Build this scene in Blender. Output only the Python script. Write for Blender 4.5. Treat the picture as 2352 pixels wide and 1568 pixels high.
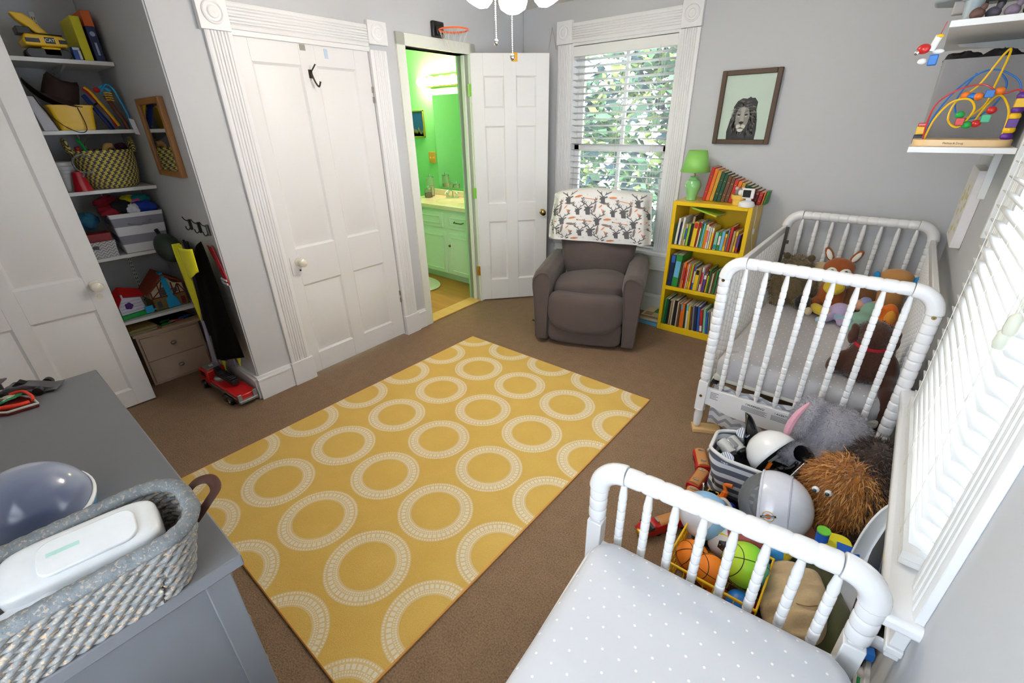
import bpy, math, random
import numpy as np
from mathutils import Matrix, Vector, Euler
for o in list(bpy.data.objects): bpy.data.objects.remove(o)
SC = bpy.context.scene
COL = SC.collection
PI = math.pi
def hexc(h):
    h = h.lstrip('#')
    v = [int(h[i:i+2], 16)/255 for i in (0, 2, 4)]
    return tuple((x/12.92 if x <= .04045 else ((x+.055)/1.055)**2.4) for x in v)
# ---------------- camera
cam = bpy.data.cameras.new('camera'); camo = bpy.data.objects.new('camera', cam); COL.objects.link(camo)
FPX = 1033.6184
CR = [[0.771604, 0.635857, -0.017699], [0.266181, -0.348028, -0.898902], [-0.577733, 0.688885, -0.437792]]
cam.sensor_width = 36; cam.lens = FPX/2352*36; cam.clip_start = .02; cam.clip_end = 100
camo.matrix_world = Matrix(((CR[0][0], -CR[1][0], -CR[2][0], 0), (CR[0][1], -CR[1][1], -CR[2][1], 0), (CR[0][2], -CR[1][2], -CR[2][2], 1.6), (0, 0, 0, 1)))
SC.camera = camo
# ---------------- world, exposure
W = bpy.data.worlds.new('sky'); SC.world = W; W.use_nodes = True
bg = W.node_tree.nodes['Background']; bg.inputs[0].default_value = (.79, .895, 1, 1); bg.inputs[1].default_value = 14.2
SC.view_settings.view_transform = 'Standard'; SC.view_settings.look = 'None'; SC.view_settings.gamma = 1
SC.view_settings.use_curve_mapping = False; SC.view_settings.exposure = 0.06
FAN_E, BULB_E = 50.0, 120.0
# ---------------- helpers
class G:
    def __init__(s, T=None): s.v=[]; s.f=[]; s.m=[]; s.T=T or Matrix.Identity(4)
    def add(s, vs, fs, m=0, M=None):
        T = s.T @ M if M is not None else s.T
        b = len(s.v)
        s.v += [tuple(T @ Vector(p)) for p in vs]
        fl = T.determinant() < 0
        for f in fs:
            f = [b+i for i in f]
            s.f.append(f[::-1] if fl else f); s.m.append(m)
        return s
    def box(s, x0, y0, z0, x1, y1, z1, m=0, M=None):
        x0, x1 = min(x0, x1), max(x0, x1); y0, y1 = min(y0, y1), max(y0, y1); z0, z1 = min(z0, z1), max(z0, z1)
        return s.add([(x0,y0,z0),(x1,y0,z0),(x1,y1,z0),(x0,y1,z0),(x0,y0,z1),(x1,y0,z1),(x1,y1,z1),(x0,y1,z1)],
            [(0,3,2,1),(4,5,6,7),(0,1,5,4),(1,2,6,5),(2,3,7,6),(3,0,4,7)], m, M)
    def cb(s, c, d, m=0, M=None):
        return s.box(c[0]-d[0]/2, c[1]-d[1]/2, c[2]-d[2]/2, c[0]+d[0]/2, c[1]+d[1]/2, c[2]+d[2]/2, m, M)
    def lathe(s, prof, n=24, m=0, M=None, cap=True):
        vs=[]; fs=[]
        for r, z in prof:
            for i in range(n):
                a = 2*PI*i/n; vs.append((r*math.cos(a), r*math.sin(a), z))
        for j in range(len(prof)-1):
            for i in range(n):
                k=(i+1)%n; fs.append((j*n+i, j*n+k, (j+1)*n+k, (j+1)*n+i))
        if cap:
            if prof[0][0] > 1e-5: fs.append(tuple(range(n))[::-1])
            if prof[-1][0] > 1e-5: fs.append(tuple((len(prof)-1)*n+i for i in range(n)))
        return s.add(vs, fs, m, M)
    def cyl(s, p0, p1, r0, r1=None, n=16, m=0):
        r1 = r0 if r1 is None else r1
        p0=Vector(p0); p1=Vector(p1); d=p1-p0
        M = Matrix.Translation(p0) @ d.to_track_quat('Z','Y').to_matrix().to_4x4()
        return s.lathe([(r0,0),(r1,d.length)], n, m, M)
    def tube(s, pts, r, n=8, closed=False, m=0, flat=1.0, cap=True):
        P=[Vector(p) for p in pts]; N=len(P); vs=[]; fs=[]
        R = r if hasattr(r,'__len__') else [r]*N
        up=None
        for i in range(N):
            if closed: t=P[(i+1)%N]-P[i-1]
            else: t=P[min(i+1,N-1)]-P[max(i-1,0)]
            t.normalize()
            if up is None:
                up = Vector((0,0,1)) if abs(t.z)<.9 else Vector((1,0,0))
            u = (up - t*up.dot(t)).normalized(); up=u; w=t.cross(u)
            for k in range(n):
                a=2*PI*k/n; vs.append(tuple(P[i]+u*math.cos(a)*R[i]*flat+w*math.sin(a)*R[i]))
        for i in range(N if closed else N-1):
            j=(i+1)%N
            for k in range(n):
                l=(k+1)%n; fs.append((i*n+k, i*n+l, j*n+l, j*n+k))
        if not closed and cap:
            fs.append(tuple(range(n))[::-1]); fs.append(tuple((N-1)*n+k for k in range(n)))
        return s.add(vs, fs, m)
    def ell(s, c, r, m=0, R=None, n=20, k=12, M=None):
        r = r if hasattr(r,'__len__') else (r,r,r)
        prof=[(max(1e-6,math.sin(PI*j/k)), -math.cos(PI*j/k)) for j in range(k+1)]
        X = Matrix.Translation(c) @ (R.to_matrix().to_4x4() if R is not None else Matrix.Identity(4)) @ Matrix.Diagonal((r[0],r[1],r[2],1))
        if M is not None: X = M @ X
        return s.lathe(prof, n, m, X, cap=False)
    def prism(s, poly, h0, h1, m=0, M=None):
        n=len(poly); a=sum(poly[i][0]*poly[(i+1)%n][1]-poly[(i+1)%n][0]*poly[i][1] for i in range(n))
        if a<0: poly=poly[::-1]
        vs=[(x,y,h0) for x,y in poly]+[(x,y,h1) for x,y in poly]
        fs=[tuple(range(n))[::-1], tuple(range(n,2*n))]+[(i,(i+1)%n,n+(i+1)%n,n+i) for i in range(n)]
        return s.add(vs, fs, m, M)
    def grid(s, fn, nu, nv, m=0, closed=False, mf=None):
        vs=[]; fs=[]
        for j in range(nv+1):
            for i in range(nu+(0 if closed else 1)):
                vs.append(tuple(fn(i/nu, j/nv)))
        w = nu if closed else nu+1
        b=len(s.v); s.v += [tuple(s.T @ Vector(p)) for p in vs]
        for j in range(nv):
            for i in range(nu):
                k=(i+1)%w
                s.f.append([b+j*w+i, b+j*w+k, b+(j+1)*w+k, b+(j+1)*w+i]); s.m.append(mf((i+.5)/nu,(j+.5)/nv) if mf else m)
        return s
    def ob(s, name, mats, parent=None, sm=35, bev=0, bs=2, sub=0, solid=0, weld=False):
        me = bpy.data.meshes.new(name); me.from_pydata(s.v, [], s.f)
        for x in (mats if isinstance(mats,(list,tuple)) else [mats]): me.materials.append(x)
        me.polygons.foreach_set('material_index', s.m)
        if weld:
            import bmesh
            bm=bmesh.new(); bm.from_mesh(me); bmesh.ops.remove_doubles(bm, verts=bm.verts, dist=1e-5); bm.to_mesh(me); bm.free()
        if sm:
            me.shade_smooth()
            if sm < 180: me.set_sharp_from_angle(angle=math.radians(sm))
        me.update()
        o = bpy.data.objects.new(name, me); COL.objects.link(o)
        if parent is not None: o.parent = parent
        if solid:
            md=o.modifiers.new('s','SOLIDIFY'); md.thickness=solid; md.offset=0
        if bev:
            md=o.modifiers.new('b','BEVEL'); md.width=bev; md.segments=bs; md.limit_method='ANGLE'; md.angle_limit=math.radians(40)
        if sub:
            md=o.modifiers.new('u','SUBSURF'); md.levels=sub; md.render_levels=sub
        return o
def tag(o, label=None, cat=None, group=None, kind=None):
    if label: o['label']=label
    if cat: o['category']=cat
    if group: o['group']=group
    if kind: o['kind']=kind
    return o
def thing(name, label, cat, loc=(0,0,0), rz=0, group=None, rot=None, M=None):
    o=bpy.data.objects.new(name, None); COL.objects.link(o); o.empty_display_size=.05
    if M is not None: o.matrix_world=M
    else: o.location=loc; o.rotation_euler=rot or (0,0,rz)
    return tag(o, label, cat, group)
def struct(o, label=None): return tag(o, label, None, None, 'structure')
def copytree(o, parent=None):
    c=o.copy(); COL.objects.link(c)
    if parent is not None: c.parent=parent
    for ch in list(o.children): copytree(ch, c)
    return c
def text(s, size, mat, parent=None, M=None, depth=.0006, name='lettering', align='CENTER'):
    cu=bpy.data.curves.new('t','FONT'); cu.body=s; cu.size=size; cu.extrude=depth; cu.align_x=align; cu.align_y='CENTER'; cu.resolution_u=2
    t=bpy.data.objects.new('t',cu); COL.objects.link(t)
    bpy.context.view_layer.update()
    me=bpy.data.meshes.new_from_object(t.evaluated_get(bpy.context.evaluated_depsgraph_get()))
    bpy.data.objects.remove(t); bpy.data.curves.remove(cu)
    me.materials.clear(); me.materials.append(mat)
    if M is not None: me.transform(M)
    o=bpy.data.objects.new(name, me); COL.objects.link(o)
    if parent is not None: o.parent=parent
    return o
def Tr(x,y,z): return Matrix.Translation((x,y,z))
def Rz(a): return Matrix.Rotation(a,4,'Z')
def Rx(a): return Matrix.Rotation(a,4,'X')
def Ry(a): return Matrix.Rotation(a,4,'Y')
def lerp(a,b,t): return a+(b-a)*t
def smooth(t): t=max(0,min(1,t)); return t*t*(3-2*t)
def cr(pts, n=8, closed=False):
    P=[Vector(p) for p in pts]; out=[]; N=len(P)
    for i in range(N if closed else N-1):
        a,b,c,d = (P[(i-1)%N],P[i],P[(i+1)%N],P[(i+2)%N]) if closed else (P[max(i-1,0)],P[i],P[i+1],P[min(i+2,N-1)])
        for k in range(n):
            t=k/n; out.append(.5*((2*b)+(c-a)*t+(2*a-5*b+4*c-d)*t*t+(3*b-a-3*c+d)*t**3))
    if not closed: out.append(P[-1])
    return out
def rrect(w,h,r,n=6,cx=0,cy=0):
    out=[]
    for sx,sy,a0 in ((1,1,0),(-1,1,90),(-1,-1,180),(1,-1,270)):
        for i in range(n+1):
            a=math.radians(a0+90*i/n); out.append((cx+sx*(w/2-r)+r*math.cos(a), cy+sy*(h/2-r)+r*math.sin(a)))
    return out
# ---------------- materials
def mat(name, col, rough=.55, metal=0, var=.06, bump=0, sc=40, coat=0, alpha=None, sheen=0, ior=None, bd=.002):
    m=bpy.data.materials.new(name); m.use_nodes=True; nt=m.node_tree; b=nt.nodes['Principled BSDF']
    c=hexc(col) if isinstance(col,str) else col
    b.inputs['Base Color'].default_value=(*c,1); b.inputs['Roughness'].default_value=rough; b.inputs['Metallic'].default_value=metal
    if coat: b.inputs['Coat Weight'].default_value=coat; b.inputs['Coat Roughness'].default_value=.08
    if sheen: b.inputs['Sheen Weight'].default_value=sheen
    if var or bump:
        tc=nt.nodes.new('ShaderNodeTexCoord'); nz=nt.nodes.new('ShaderNodeTexNoise'); nz.inputs['Scale'].default_value=sc; nz.inputs['Detail'].default_value=3
        nt.links.new(tc.outputs['Object'], nz.inputs['Vector'])
        if var:
            mx=nt.nodes.new('ShaderNodeMix'); mx.data_type='RGBA'; 
            mx.inputs[6].default_value=(*[x*(1-var) for x in c],1); mx.inputs[7].default_value=(*[min(1,x*(1+var)) for x in c],1)
            nt.links.new(nz.outputs['Fac'], mx.inputs[0]); nt.links.new(mx.outputs[2], b.inputs['Base Color'])
        if bump:
            bp=nt.nodes.new('ShaderNodeBump'); bp.inputs['Strength'].default_value=bump; bp.inputs['Distance'].default_value=bd
            nt.links.new(nz.outputs['Fac'], bp.inputs['Height']); nt.links.new(bp.outputs[0], b.inputs['Normal'])
    return m
class N:
    """tiny node-math builder"""
    def __init__(s, m):
        s.nt=m.node_tree; s.b=s.nt.nodes['Principled BSDF']; tc=s.nt.nodes.new('ShaderNodeTexCoord'); sp=s.nt.nodes.new('ShaderNodeSeparateXYZ')
        s.nt.links.new(tc.outputs['Object'], sp.inputs[0]); s.tc=tc; s.x,s.y,s.z=sp.outputs
    def o(s, op, a, b=None, c=None):
        n=s.nt.nodes.new('ShaderNodeMath'); n.operation=op
        for i,v in enumerate((a,b,c)):
            if v is None: continue
            if isinstance(v,(int,float)): n.inputs[i].default_value=v
            else: s.nt.links.new(v, n.inputs[i])
        return n.outputs[0]
    def noise(s, sc, detail=3, vec=None):
        n=s.nt.nodes.new('ShaderNodeTexNoise'); n.inputs['Scale'].default_value=sc; n.inputs['Detail'].default_value=detail
        s.nt.links.new(vec or s.tc.outputs['Object'], n.inputs['Vector']); return n.outputs['Fac']
    def scaled(s, v):
        n=s.nt.nodes.new('ShaderNodeMapping'); n.inputs['Scale'].default_value=v; s.nt.links.new(s.tc.outputs['Object'], n.inputs['Vector']); return n.outputs[0]
    def frac(s, a, p, off=0): return s.o('FRACT', s.o('DIVIDE', s.o('SUBTRACT', a, off), p))
    def mix(s, f, a, b):
        n=s.nt.nodes.new('ShaderNodeMix'); n.data_type='RGBA'
        if isinstance(f,(int,float)): n.inputs[0].default_value=f
        else: s.nt.links.new(f, n.inputs[0])
        for i,v in ((6,a),(7,b)):
            if isinstance(v,str): n.inputs[i].default_value=(*hexc(v),1)
            else: s.nt.links.new(v, n.inputs[i])
        return n.outputs[2]
    def color(s, c): s.nt.links.new(c, s.b.inputs['Base Color'])
    def bump(s, h, st=.5, d=.002):
        n=s.nt.nodes.new('ShaderNodeBump'); n.inputs['Strength'].default_value=st; n.inputs['Distance'].default_value=d
        s.nt.links.new(h, n.inputs['Height']); s.nt.links.new(n.outputs[0], s.b.inputs['Normal'])
def emis(name, col, st):
    m=bpy.data.materials.new(name); m.use_nodes=True; b=m.node_tree.nodes['Principled BSDF']
    b.inputs['Base Color'].default_value=(*hexc(col),1); b.inputs['Emission Color'].default_value=(*hexc(col),1); b.inputs['Emission Strength'].default_value=st
    return m
def glassy(name, tint='#ffffff', gl=.08, rough=.02, opac=0):
    m=bpy.data.materials.new(name); m.use_nodes=True; nt=m.node_tree; out=nt.nodes['Material Output']; b=nt.nodes['Principled BSDF']
    b.inputs['Base Color'].default_value=(*hexc(tint),1); b.inputs['Roughness'].default_value=rough
    t=nt.nodes.new('ShaderNodeBsdfTransparent'); t.inputs[0].default_value=(*hexc(tint),1)
    fr=nt.nodes.new('ShaderNodeFresnel'); fr.inputs[0].default_value=1.45
    ad=nt.nodes.new('ShaderNodeMath'); ad.operation='MAXIMUM'; ad.inputs[1].default_value=max(gl,opac)
    nt.links.new(fr.outputs[0], ad.inputs[0])
    mx=nt.nodes.new('ShaderNodeMixShader'); nt.links.new(ad.outputs[0], mx.inputs[0]); nt.links.new(t.outputs[0], mx.inputs[1]); nt.links.new(b.outputs[0], mx.inputs[2])
    nt.links.new(mx.outputs[0], out.inputs[0]); return m
def wood(name, c1, c2, ax=0, rough=.5, sc=1.0):
    m=mat(name, c1, rough, var=0); n=N(m); s=[30*sc]*3; s[ax]=2.5*sc
    f=n.noise(1.0, 4, n.scaled(tuple(s))); n.color(n.mix(f, c1, c2)); n.bump(f, .15); return m
M_WALL=mat('wall_paint_grey','#c8c9cc',.7,var=.015,bump=.06,sc=25)
M_CEIL=mat('ceiling_paint','#e4e0d8',.8,var=.02)
M_TRIM=mat('white_trim_paint','#ededee',.38,var=.015,bump=.03,sc=18)
M_WHITE=mat('white_gloss_paint','#f0f0f1',.25,var=.01,coat=.3)
M_SHELF=mat('white_shelf_melamine','#e6e6e4',.4,var=.01)
M_DOOR=mat('door_paint','#e9e8e8',.42,var=.012)
M_GREEN=mat('green_bathroom_paint','#86d493',.6,var=.03)
M_MINT=mat('mint_cabinet_paint','#deeee0',.45,var=.02)
M_CHROME=mat('chrome','#d8d8d8',.12,1,var=0)
M_BRASS=mat('aged_brass','#8d7c4a',.25,1,var=.1)
M_GOLD=mat('brass_hinge','#d8a548',.3,1,var=.05)
M_LIMEP=mat('lime_paint_hinge','#86c93e',.4)
M_NICKEL=mat('brushed_nickel','#9b9a93',.3,1,var=.05)
M_PORC=mat('porcelain_knob','#e6e0d2',.15,var=.02,coat=.5)
M_BLACK=mat('black_plastic','#151518',.35,var=.1)
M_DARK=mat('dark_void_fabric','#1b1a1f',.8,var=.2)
M_GLASS=glassy('window_glass')
M_MIRROR=mat('mirror_silver','#e8eeee',.02,1,var=0)
M_BLIND=mat('blind_vinyl','#f2f2f0',.4,var=.01)
M_CORD=mat('white_cord','#dcd9d0',.7)
M_YEL=mat('yellow_paint','#f2c81a',.32,var=.03,coat=.3,sc=6)
M_YELP=mat('yellow_plastic','#f0bf10',.35,var=.02)
M_RED=mat('red_plastic','#c91f20',.3,var=.04,coat=.3)
M_BLUE=mat('blue_plastic','#1c6fc4',.35,var=.04)
M_CYAN=mat('cyan_plastic','#27a3dc',.35,var=.04)
M_GRN=mat('green_plastic','#19a34a',.35,var=.04)
M_ORG=mat('orange_plastic','#f2791c',.4,var=.04)
M_PUR=mat('purple_plastic','#5b2a8c',.35,var=.04)
M_SILV=mat('silver_plastic','#a9adb0',.25,.6,var=.05)
M_PAPER=mat('paper_edge','#d9d2bf',.8,var=.08,sc=120)
M_DRESS=mat('grey_dresser_paint','#75767b',.38,var=.05,bump=.06,sc=9)
M_WOODL=wood('pale_pine','#e8c58e','#d4a868',0)
def carpet():
    m=mat('brown_carpet','#8a7058',.95,var=0); n=N(m); a=n.noise(170,3); b=n.noise(16,4); 
    n.color(n.mix(n.o('MULTIPLY_ADD',n.o('MULTIPLY_ADD',a,2.2,-.6),.7,n.o('MULTIPLY',b,.3)),'#5f4a37','#a6886a')); n.bump(a,.9,.004); return m
M_CARPET=carpet()
def rug():
    m=mat('yellow_ring_rug','#dcb450',.95,var=0); n=N(m); P,Q=.378,.363
    u=n.o('MULTIPLY',n.o('SUBTRACT',n.frac(n.x,P,-2.010-P/2),.5),P); v=n.o('MULTIPLY',n.o('SUBTRACT',n.frac(n.y,Q,.565-Q/2),.5),P)
    r=n.o('SQRT',n.o('ADD',n.o('MULTIPLY',u,u),n.o('MULTIPLY',v,v))); th=n.o('ARCTAN2',v,u)
    def band(r0,r1,k,duty):
        e=n.o('MULTIPLY',n.o('GREATER_THAN',r,r0),n.o('LESS_THAN',r,r1))
        if k: e=n.o('MULTIPLY',e,n.o('GREATER_THAN',n.o('SINE',n.o('MULTIPLY',th,k)),duty))
        return e
    nz=n.noise(120,2); 
    mask=n.o('MAXIMUM',n.o('MAXIMUM',band(.139,.1565,46,-.55),band(.164,.172,90,-.35)),n.o('MAXIMUM',band(.1195,.1265,90,-.6),band(.129,.1355,90,-.3)))
    mask=n.o('MULTIPLY',mask,n.o('MULTIPLY_ADD',nz,.5,.72)); mask=n.o('MULTIPLY',n.o('MINIMUM',mask,1),.86)
    halo=n.o('MULTIPLY',band(.112,.176,0,0),.28); mask=n.o('MAXIMUM',mask,halo)
    a=n.noise(300,2); base=n.mix(n.o('MULTIPLY_ADD',a,.6,n.o('MULTIPLY',n.noise(7,3),.4)),'#c79a40','#ebca70')
    n.color(n.mix(mask,base,'#ece6d6')); n.bump(a,.7,.003); return m
M_RUG=rug()
M_RUGE=mat('rug_binding','#e2a453',.8,var=.1,sc=200,bump=.3)
def sheet(name,base,dot,sx=.043,sy=.05,r=.0032):
    m=mat(name,base,.85,var=0); n=N(m); row=n.o('MULTIPLY',n.o('MODULO',n.o('FLOOR',n.o('DIVIDE',n.o('ADD',n.y,10),sy)),2),sx/2)
    u=n.o('MULTIPLY',n.o('SUBTRACT',n.frac(n.o('ADD',n.x,row),sx,-10),.5),sx); v=n.o('MULTIPLY',n.o('SUBTRACT',n.frac(n.y,sy,-10),.5),sy)
    d=n.o('LESS_THAN',n.o('SQRT',n.o('ADD',n.o('MULTIPLY',u,u),n.o('MULTIPLY',v,v))),r)
    n.color(n.mix(d,base,dot)); n.bump(n.noise(14,3),.25,.01); return m
M_SHEET=sheet('grey_polka_sheet','#d6d7dc','#ffffff')
M_SHEET2=sheet('grey_polka_sheet_crib','#c3bfc0','#f4f2f0')
def chevron():
    m=mat('chevron_fabric','#e8e8ea',.85,var=0); n=N(m)
    z=n.o('ABSOLUTE',n.o('SUBTRACT',n.frac(n.x,.075,-3),.5)); s=n.frac(n.o('ADD',n.z,n.o('MULTIPLY',z,.05)),.05,-3)
    s2=n.frac(n.o('ADD',n.o('ADD',n.z,n.y),n.o('MULTIPLY',z,.05)),.05,-3)
    n.color(n.mix(n.o('LESS_THAN',s2,.42),'#e6e6e8','#a9aab2')); return m
M_CHEV=chevron()
M_SUEDE=mat('taupe_microsuede','#584c48',.92,var=.14,bump=.12,sc=11,sheen=.15,bd=.004)
# ================= THE ROOM =================
WL = Tr(-2.868,.88,0)@Rz(math.radians(2.3))        # left wall frame: local x into the room, local y along the wall
WF = Tr(-2.868,.88,0)@Rz(math.radians(92.3))       # same wall, facing it: local x to the right, local y into the wall
def W_(s,n,z): return WL@Vector((n,s,z))
CZ=2.48
struct(G().box(-4.2,-.6,-.06,.5,4.0,0).ob('floor',M_CARPET,sm=0))
M_WOODF=wood('oak_floor','#a5682c','#d59a4c',0,.35,.8)
g=G(); g.box(-5.0,2.25,-.05,-2.95,3.8,.004)
struct(g.ob('floor',M_WOODF,sm=0),None)['label']='oak boards of the bathroom floor'
tag(G(WF).box(1.505,-.01,0,2.165,.13,.014).ob('threshold_strip',wood('threshold_oak','#d9a550','#ecc47a',0,.35),bev=.004),kind='structure')
struct(G().box(-5.2,-.7,CZ,.6,4.1,CZ+.08).ob('ceiling',M_CEIL,sm=0))
g=G(WL); t=-.12
g.box(t,0,0,0,.35,CZ).box(t,.35,2.05,0,1.2,CZ).box(t,1.2,0,0,1.505,CZ).box(t,1.505,2.09,0,2.165,CZ).box(t,2.165,0,0,2.935,CZ)
struct(g.ob('wall_left',M_WALL,sm=0))
struct(G().box(-4.15,.872,0,-2.875,.99,CZ).ob('wall_closet_side',M_WALL,sm=0))
struct(G().box(-4.15,-.5,0,-4.02,.87,CZ).ob('wall_closet_back',M_WALL,sm=0))

def holewall(T,L,R,x0,x1,z0,z1,th=.14):
    g=G(T); g.box(L,0,0,x0,th,CZ).box(x1,0,0,R,th,CZ).box(x0,0,0,x1,th,z0).box(x0,0,z1,x1,th,CZ); return g
FN=Tr(.12,-.43,0)@Rz(PI)
FB=Tr(-2.45,3.8,0); FR=Tr(.3,2.12,0)@Rz(-PI/2)
struct(holewall(FB,-.53,2.9,0,.92,.55,2.18).ob('wall_back',M_WALL,sm=0))
struct(holewall(FR,-1.82,2.6,0,.92,.55,2.18).ob('wall_right',M_WALL,sm=0))
struct(holewall(FN,-.33,4.27,0,.92,.75,2.18).ob('wall_front',M_WALL,sm=0))
# bathroom shell
g=G(); g.box(-5.1,3.8,0,-2.99,3.9,CZ).box(-5.1,2.15,0,-5.0,3.9,CZ)
struct(g.ob('wall_bathroom',M_GREEN,sm=0))
struct(G().box(-5.1,2.12,0,-3.06,2.22,CZ).ob('wall_bathroom_near',M_GREEN,sm=0))
g=G(WL); g.box(-.14,1.45,0,-.121,1.5,CZ).box(-.14,2.17,0,-.121,2.95,CZ)
struct(g.ob('wall_bathroom_door_side',M_GREEN,sm=0))
# baseboards
def baseb(g,x0,x1,h=.165,d=.022):
    g.box(x0,-d,0,x1,0,h-.03).box(x0,-d-.006,h-.03,x1,0,h-.018).box(x0,-d*.6,h-.018,x1,0,h)
g=G(WF); baseb(g,-.02,.215); baseb(g,1.335,1.432); g2=g; struct(g.ob('baseboard_left',M_TRIM,bev=.002))
g=G(WF); baseb(g,2.24,2.93); struct(g.ob('baseboard_left_corner',M_TRIM,bev=.002))
g=G(Tr(-4.02,.872,0)); baseb(g,0,1.15); struct(g.ob('baseboard_closet_side',M_TRIM,bev=.002))
g=G(FB); baseb(g,-.5,2.75,.17); struct(g.ob('baseboard_back',M_TRIM,bev=.002))
g=G(FR); baseb(g,-1.68,2.5,.17); struct(g.ob('baseboard_right',M_TRIM,bev=.002))
# fluted casings, corner blocks
def flutes(g,x0,x1,z0,z1,d=.022,n=3,horiz=False):
    """board with raised reeds, on wall face y=0 toward -y"""
    w=(z1-z0) if horiz else (x1-x0)
    pr=[(0,0),(0,-d*.8),(.1,-d),(.16,-d)]
    for k in range(n):
        c=.26+.48*k/(n-1); pr+=[(c-.085,-d),(c-.06,-d*.72),(c-.03,-d*1.08),(c+.03,-d*1.08),(c+.06,-d*.72),(c+.085,-d)]
    pr+=[(.84,-d),(.9,-d),(1,-d*.8),(1,0)]
    if horiz: M=Matrix(((0,0,1,x0),(0,1,0,0),(1,0,0,z0),(0,0,0,1))); g.prism([(a*w,b) for a,b in pr],0,x1-x0,M=M)
    else: g.prism([(a*w,b) for a,b in pr],z0,z1,M=Tr(x0,0,0))
def bullseye(g,cx,cz,w,h,d=.032):
    g.box(cx-w/2,-d,cz-h/2,cx+w/2,0,cz+h/2)
    r=w*.36; g.lathe([(r,0),(r,.004),(r*.86,.008),(r*.72,.002),(r*.55,.002),(r*.45,.008),(r*.25,.009),(0.0001,.004)],28,M=Tr(cx,-d,cz)@Rx(PI/2),cap=False)
g=G(WF); flutes(g,.215,.347,.165,2.04); flutes(g,1.203,1.335,.165,2.04); g.box(.205,-.034,0,.36,0,.165).box(1.2,-.034,0,1.345,0,.165)
flutes(g,.345,1.195,2.055,2.175,horiz=True); g.box(.345,-.012,2.03,1.205,.01,2.055)
bullseye(g,.272,2.115,.145,.15); bullseye(g,1.27,2.135,.15,.13)
struct(g.ob('trim_1',M_TRIM,bev=.002))['label']='white reeded casing around the closed closet door'
g=G(WF); g.box(1.43,-.018,0,1.505,0,2.165).box(2.168,-.018,0,2.24,0,2.165).box(1.43,-.018,2.09,2.24,0,2.165)
g.box(1.49,-.002,0,1.505,.125,2.09).box(2.165,-.002,0,2.18,.125,2.09).box(1.49,-.002,2.09,2.18,.125,2.105).box(2.15,.04,0,2.166,.07,2.09)
struct(g.ob('trim_2',mat('bathroom_casing_paint','#e8eade',.45,var=.02),bev=.002))['label']='white flat casing of the bathroom doorway'
def window(T,nm,lab):
    L=T.translation; root=thing(nm,None,None,L); struct(root,lab); g0=lambda:G(Tr(-L.x,-L.y,-L.z)@T)
    w=.92
    g=g0(); flutes(g,-.145,-.005,.57,2.18); flutes(g,w+.005,w+.145,.57,2.18); flutes(g,-.01,w+.01,2.185,2.325,horiz=True)
    bullseye(g,-.075,2.265,.15,.165); bullseye(g,w+.075,2.265,.15,.165); g.box(-.005,-.012,.57,.012,.14,2.18).box(w-.012,-.012,.57,w+.005,.14,2.18).box(0,-.01,2.165,w,.14,2.185)
    g.ob('casing',M_TRIM,root,bev=.002)
    g=g0(); g.box(-.165,-.078,.532,w+.165,.14,.57); g.ob('stool',M_WHITE,root,bev=.012,bs=3)
    g=g0(); g.box(-.12,-.03,.40,w+.12,0,.532).box(-.13,-.036,.425,w+.13,0,.445).box(-.13,-.045,.505,w+.13,0,.532).ob('apron',M_TRIM,root,bev=.003)
    def sash(y,z0,z1,name):
        g=g0(); f=.05; g.box(.01,y,z0,.01+f,y+.035,z1).box(w-.01-f,y,z0,w-.01,y+.035,z1).box(.01,y,z1-f,w-.01,y+.035,z1).box(.01,y,z0,w-.01,y+.035,z0+f)
        g.box(w/2-.014,y+.003,z0,w/2+.014,y+.032,z1); o=g.ob(name,M_WHITE,root,bev=.003)
        g=g0(); g.box(.02,y+.016,z0+.02,w-.02,y+.02,z1-.02); g.ob('glass_pane',M_GLASS,o,sm=0)
    sash(.096,1.36,2.165,'upper_sash'); sash(.06,.575,1.41,'lower_sash')
    return root
window(FB,'window_1','white double-hung window behind the recliner with reeded casing')
window(FN,'window_added','white double-hung window in the wall behind the camera')  # guessed, unseen window, added to let sky light onto the near bed
window(FR,'window_2','white double-hung window close by on the right wall')
def blind(T,lab,y0,tilt,zb,zt=2.12,pitch=.05,nx=True,stack=0,val=True):
    L=T@Vector((.46,0,zb)); root=thing('window_blind',lab,'blind',L); g0=lambda:G(Tr(-L.x,-L.y,-L.z)@T)
    g=g0(); g.box(.012,y0-.034,zt-.035,.908,y0+.02,zt+.04); g.ob('valance',M_BLIND,root,bev=.004)
    g=g0(); z=zt-.06
    while z>zb+.03+stack*.004:
        M=Tr(.46,y0,z)@Rx(tilt)
        g.grid(lambda u,v:M@Vector((.89*(u-.5),.05*(v-.5),.0035*(1-(2*v-1)**2))),1,4)
        z-=pitch
    for k in range(stack): g.box(.015,y0-.025,zb+.022+k*.0045,.905,y0+.025,zb+.0245+k*.0045)
    g.ob('slats',M_BLIND,root,sm=60,solid=.0028)
    g=g0(); g.box(.015,y0-.025,zb,.905,y0+.025,zb+.018); g.ob('bottom_rail',M_BLIND,root,bev=.003)
    for x in (.12,.46,.8):
        g=g0()
        for dy in (-.026,.026): g.box(x-.0012,y0+dy-.0006,zb+.01,x+.0012,y0+dy+.0006,zt-.03)
        g.ob('ladder_cord',M_CORD,root,sm=0)
    return root,g0
r1,g1=blind(FB,'white slatted blind in the window behind the recliner',.024,math.radians(-12),.575)
g=g1(); g.cyl((.78,-.012,1.15),(.78,-.012,2.1),.002,n=6).lathe([(.002,0),(.009,.01),(.007,.035),(.002,.04)],10,M=Tr(.78,-.012,1.115)); g.ob('pull_cord',M_CORD,r1)
r2,g1=blind(FR,'large white slatted blind at the right edge, with two pull tassels',-.032,math.radians(-24),.578,pitch=.043,stack=5)
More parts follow.
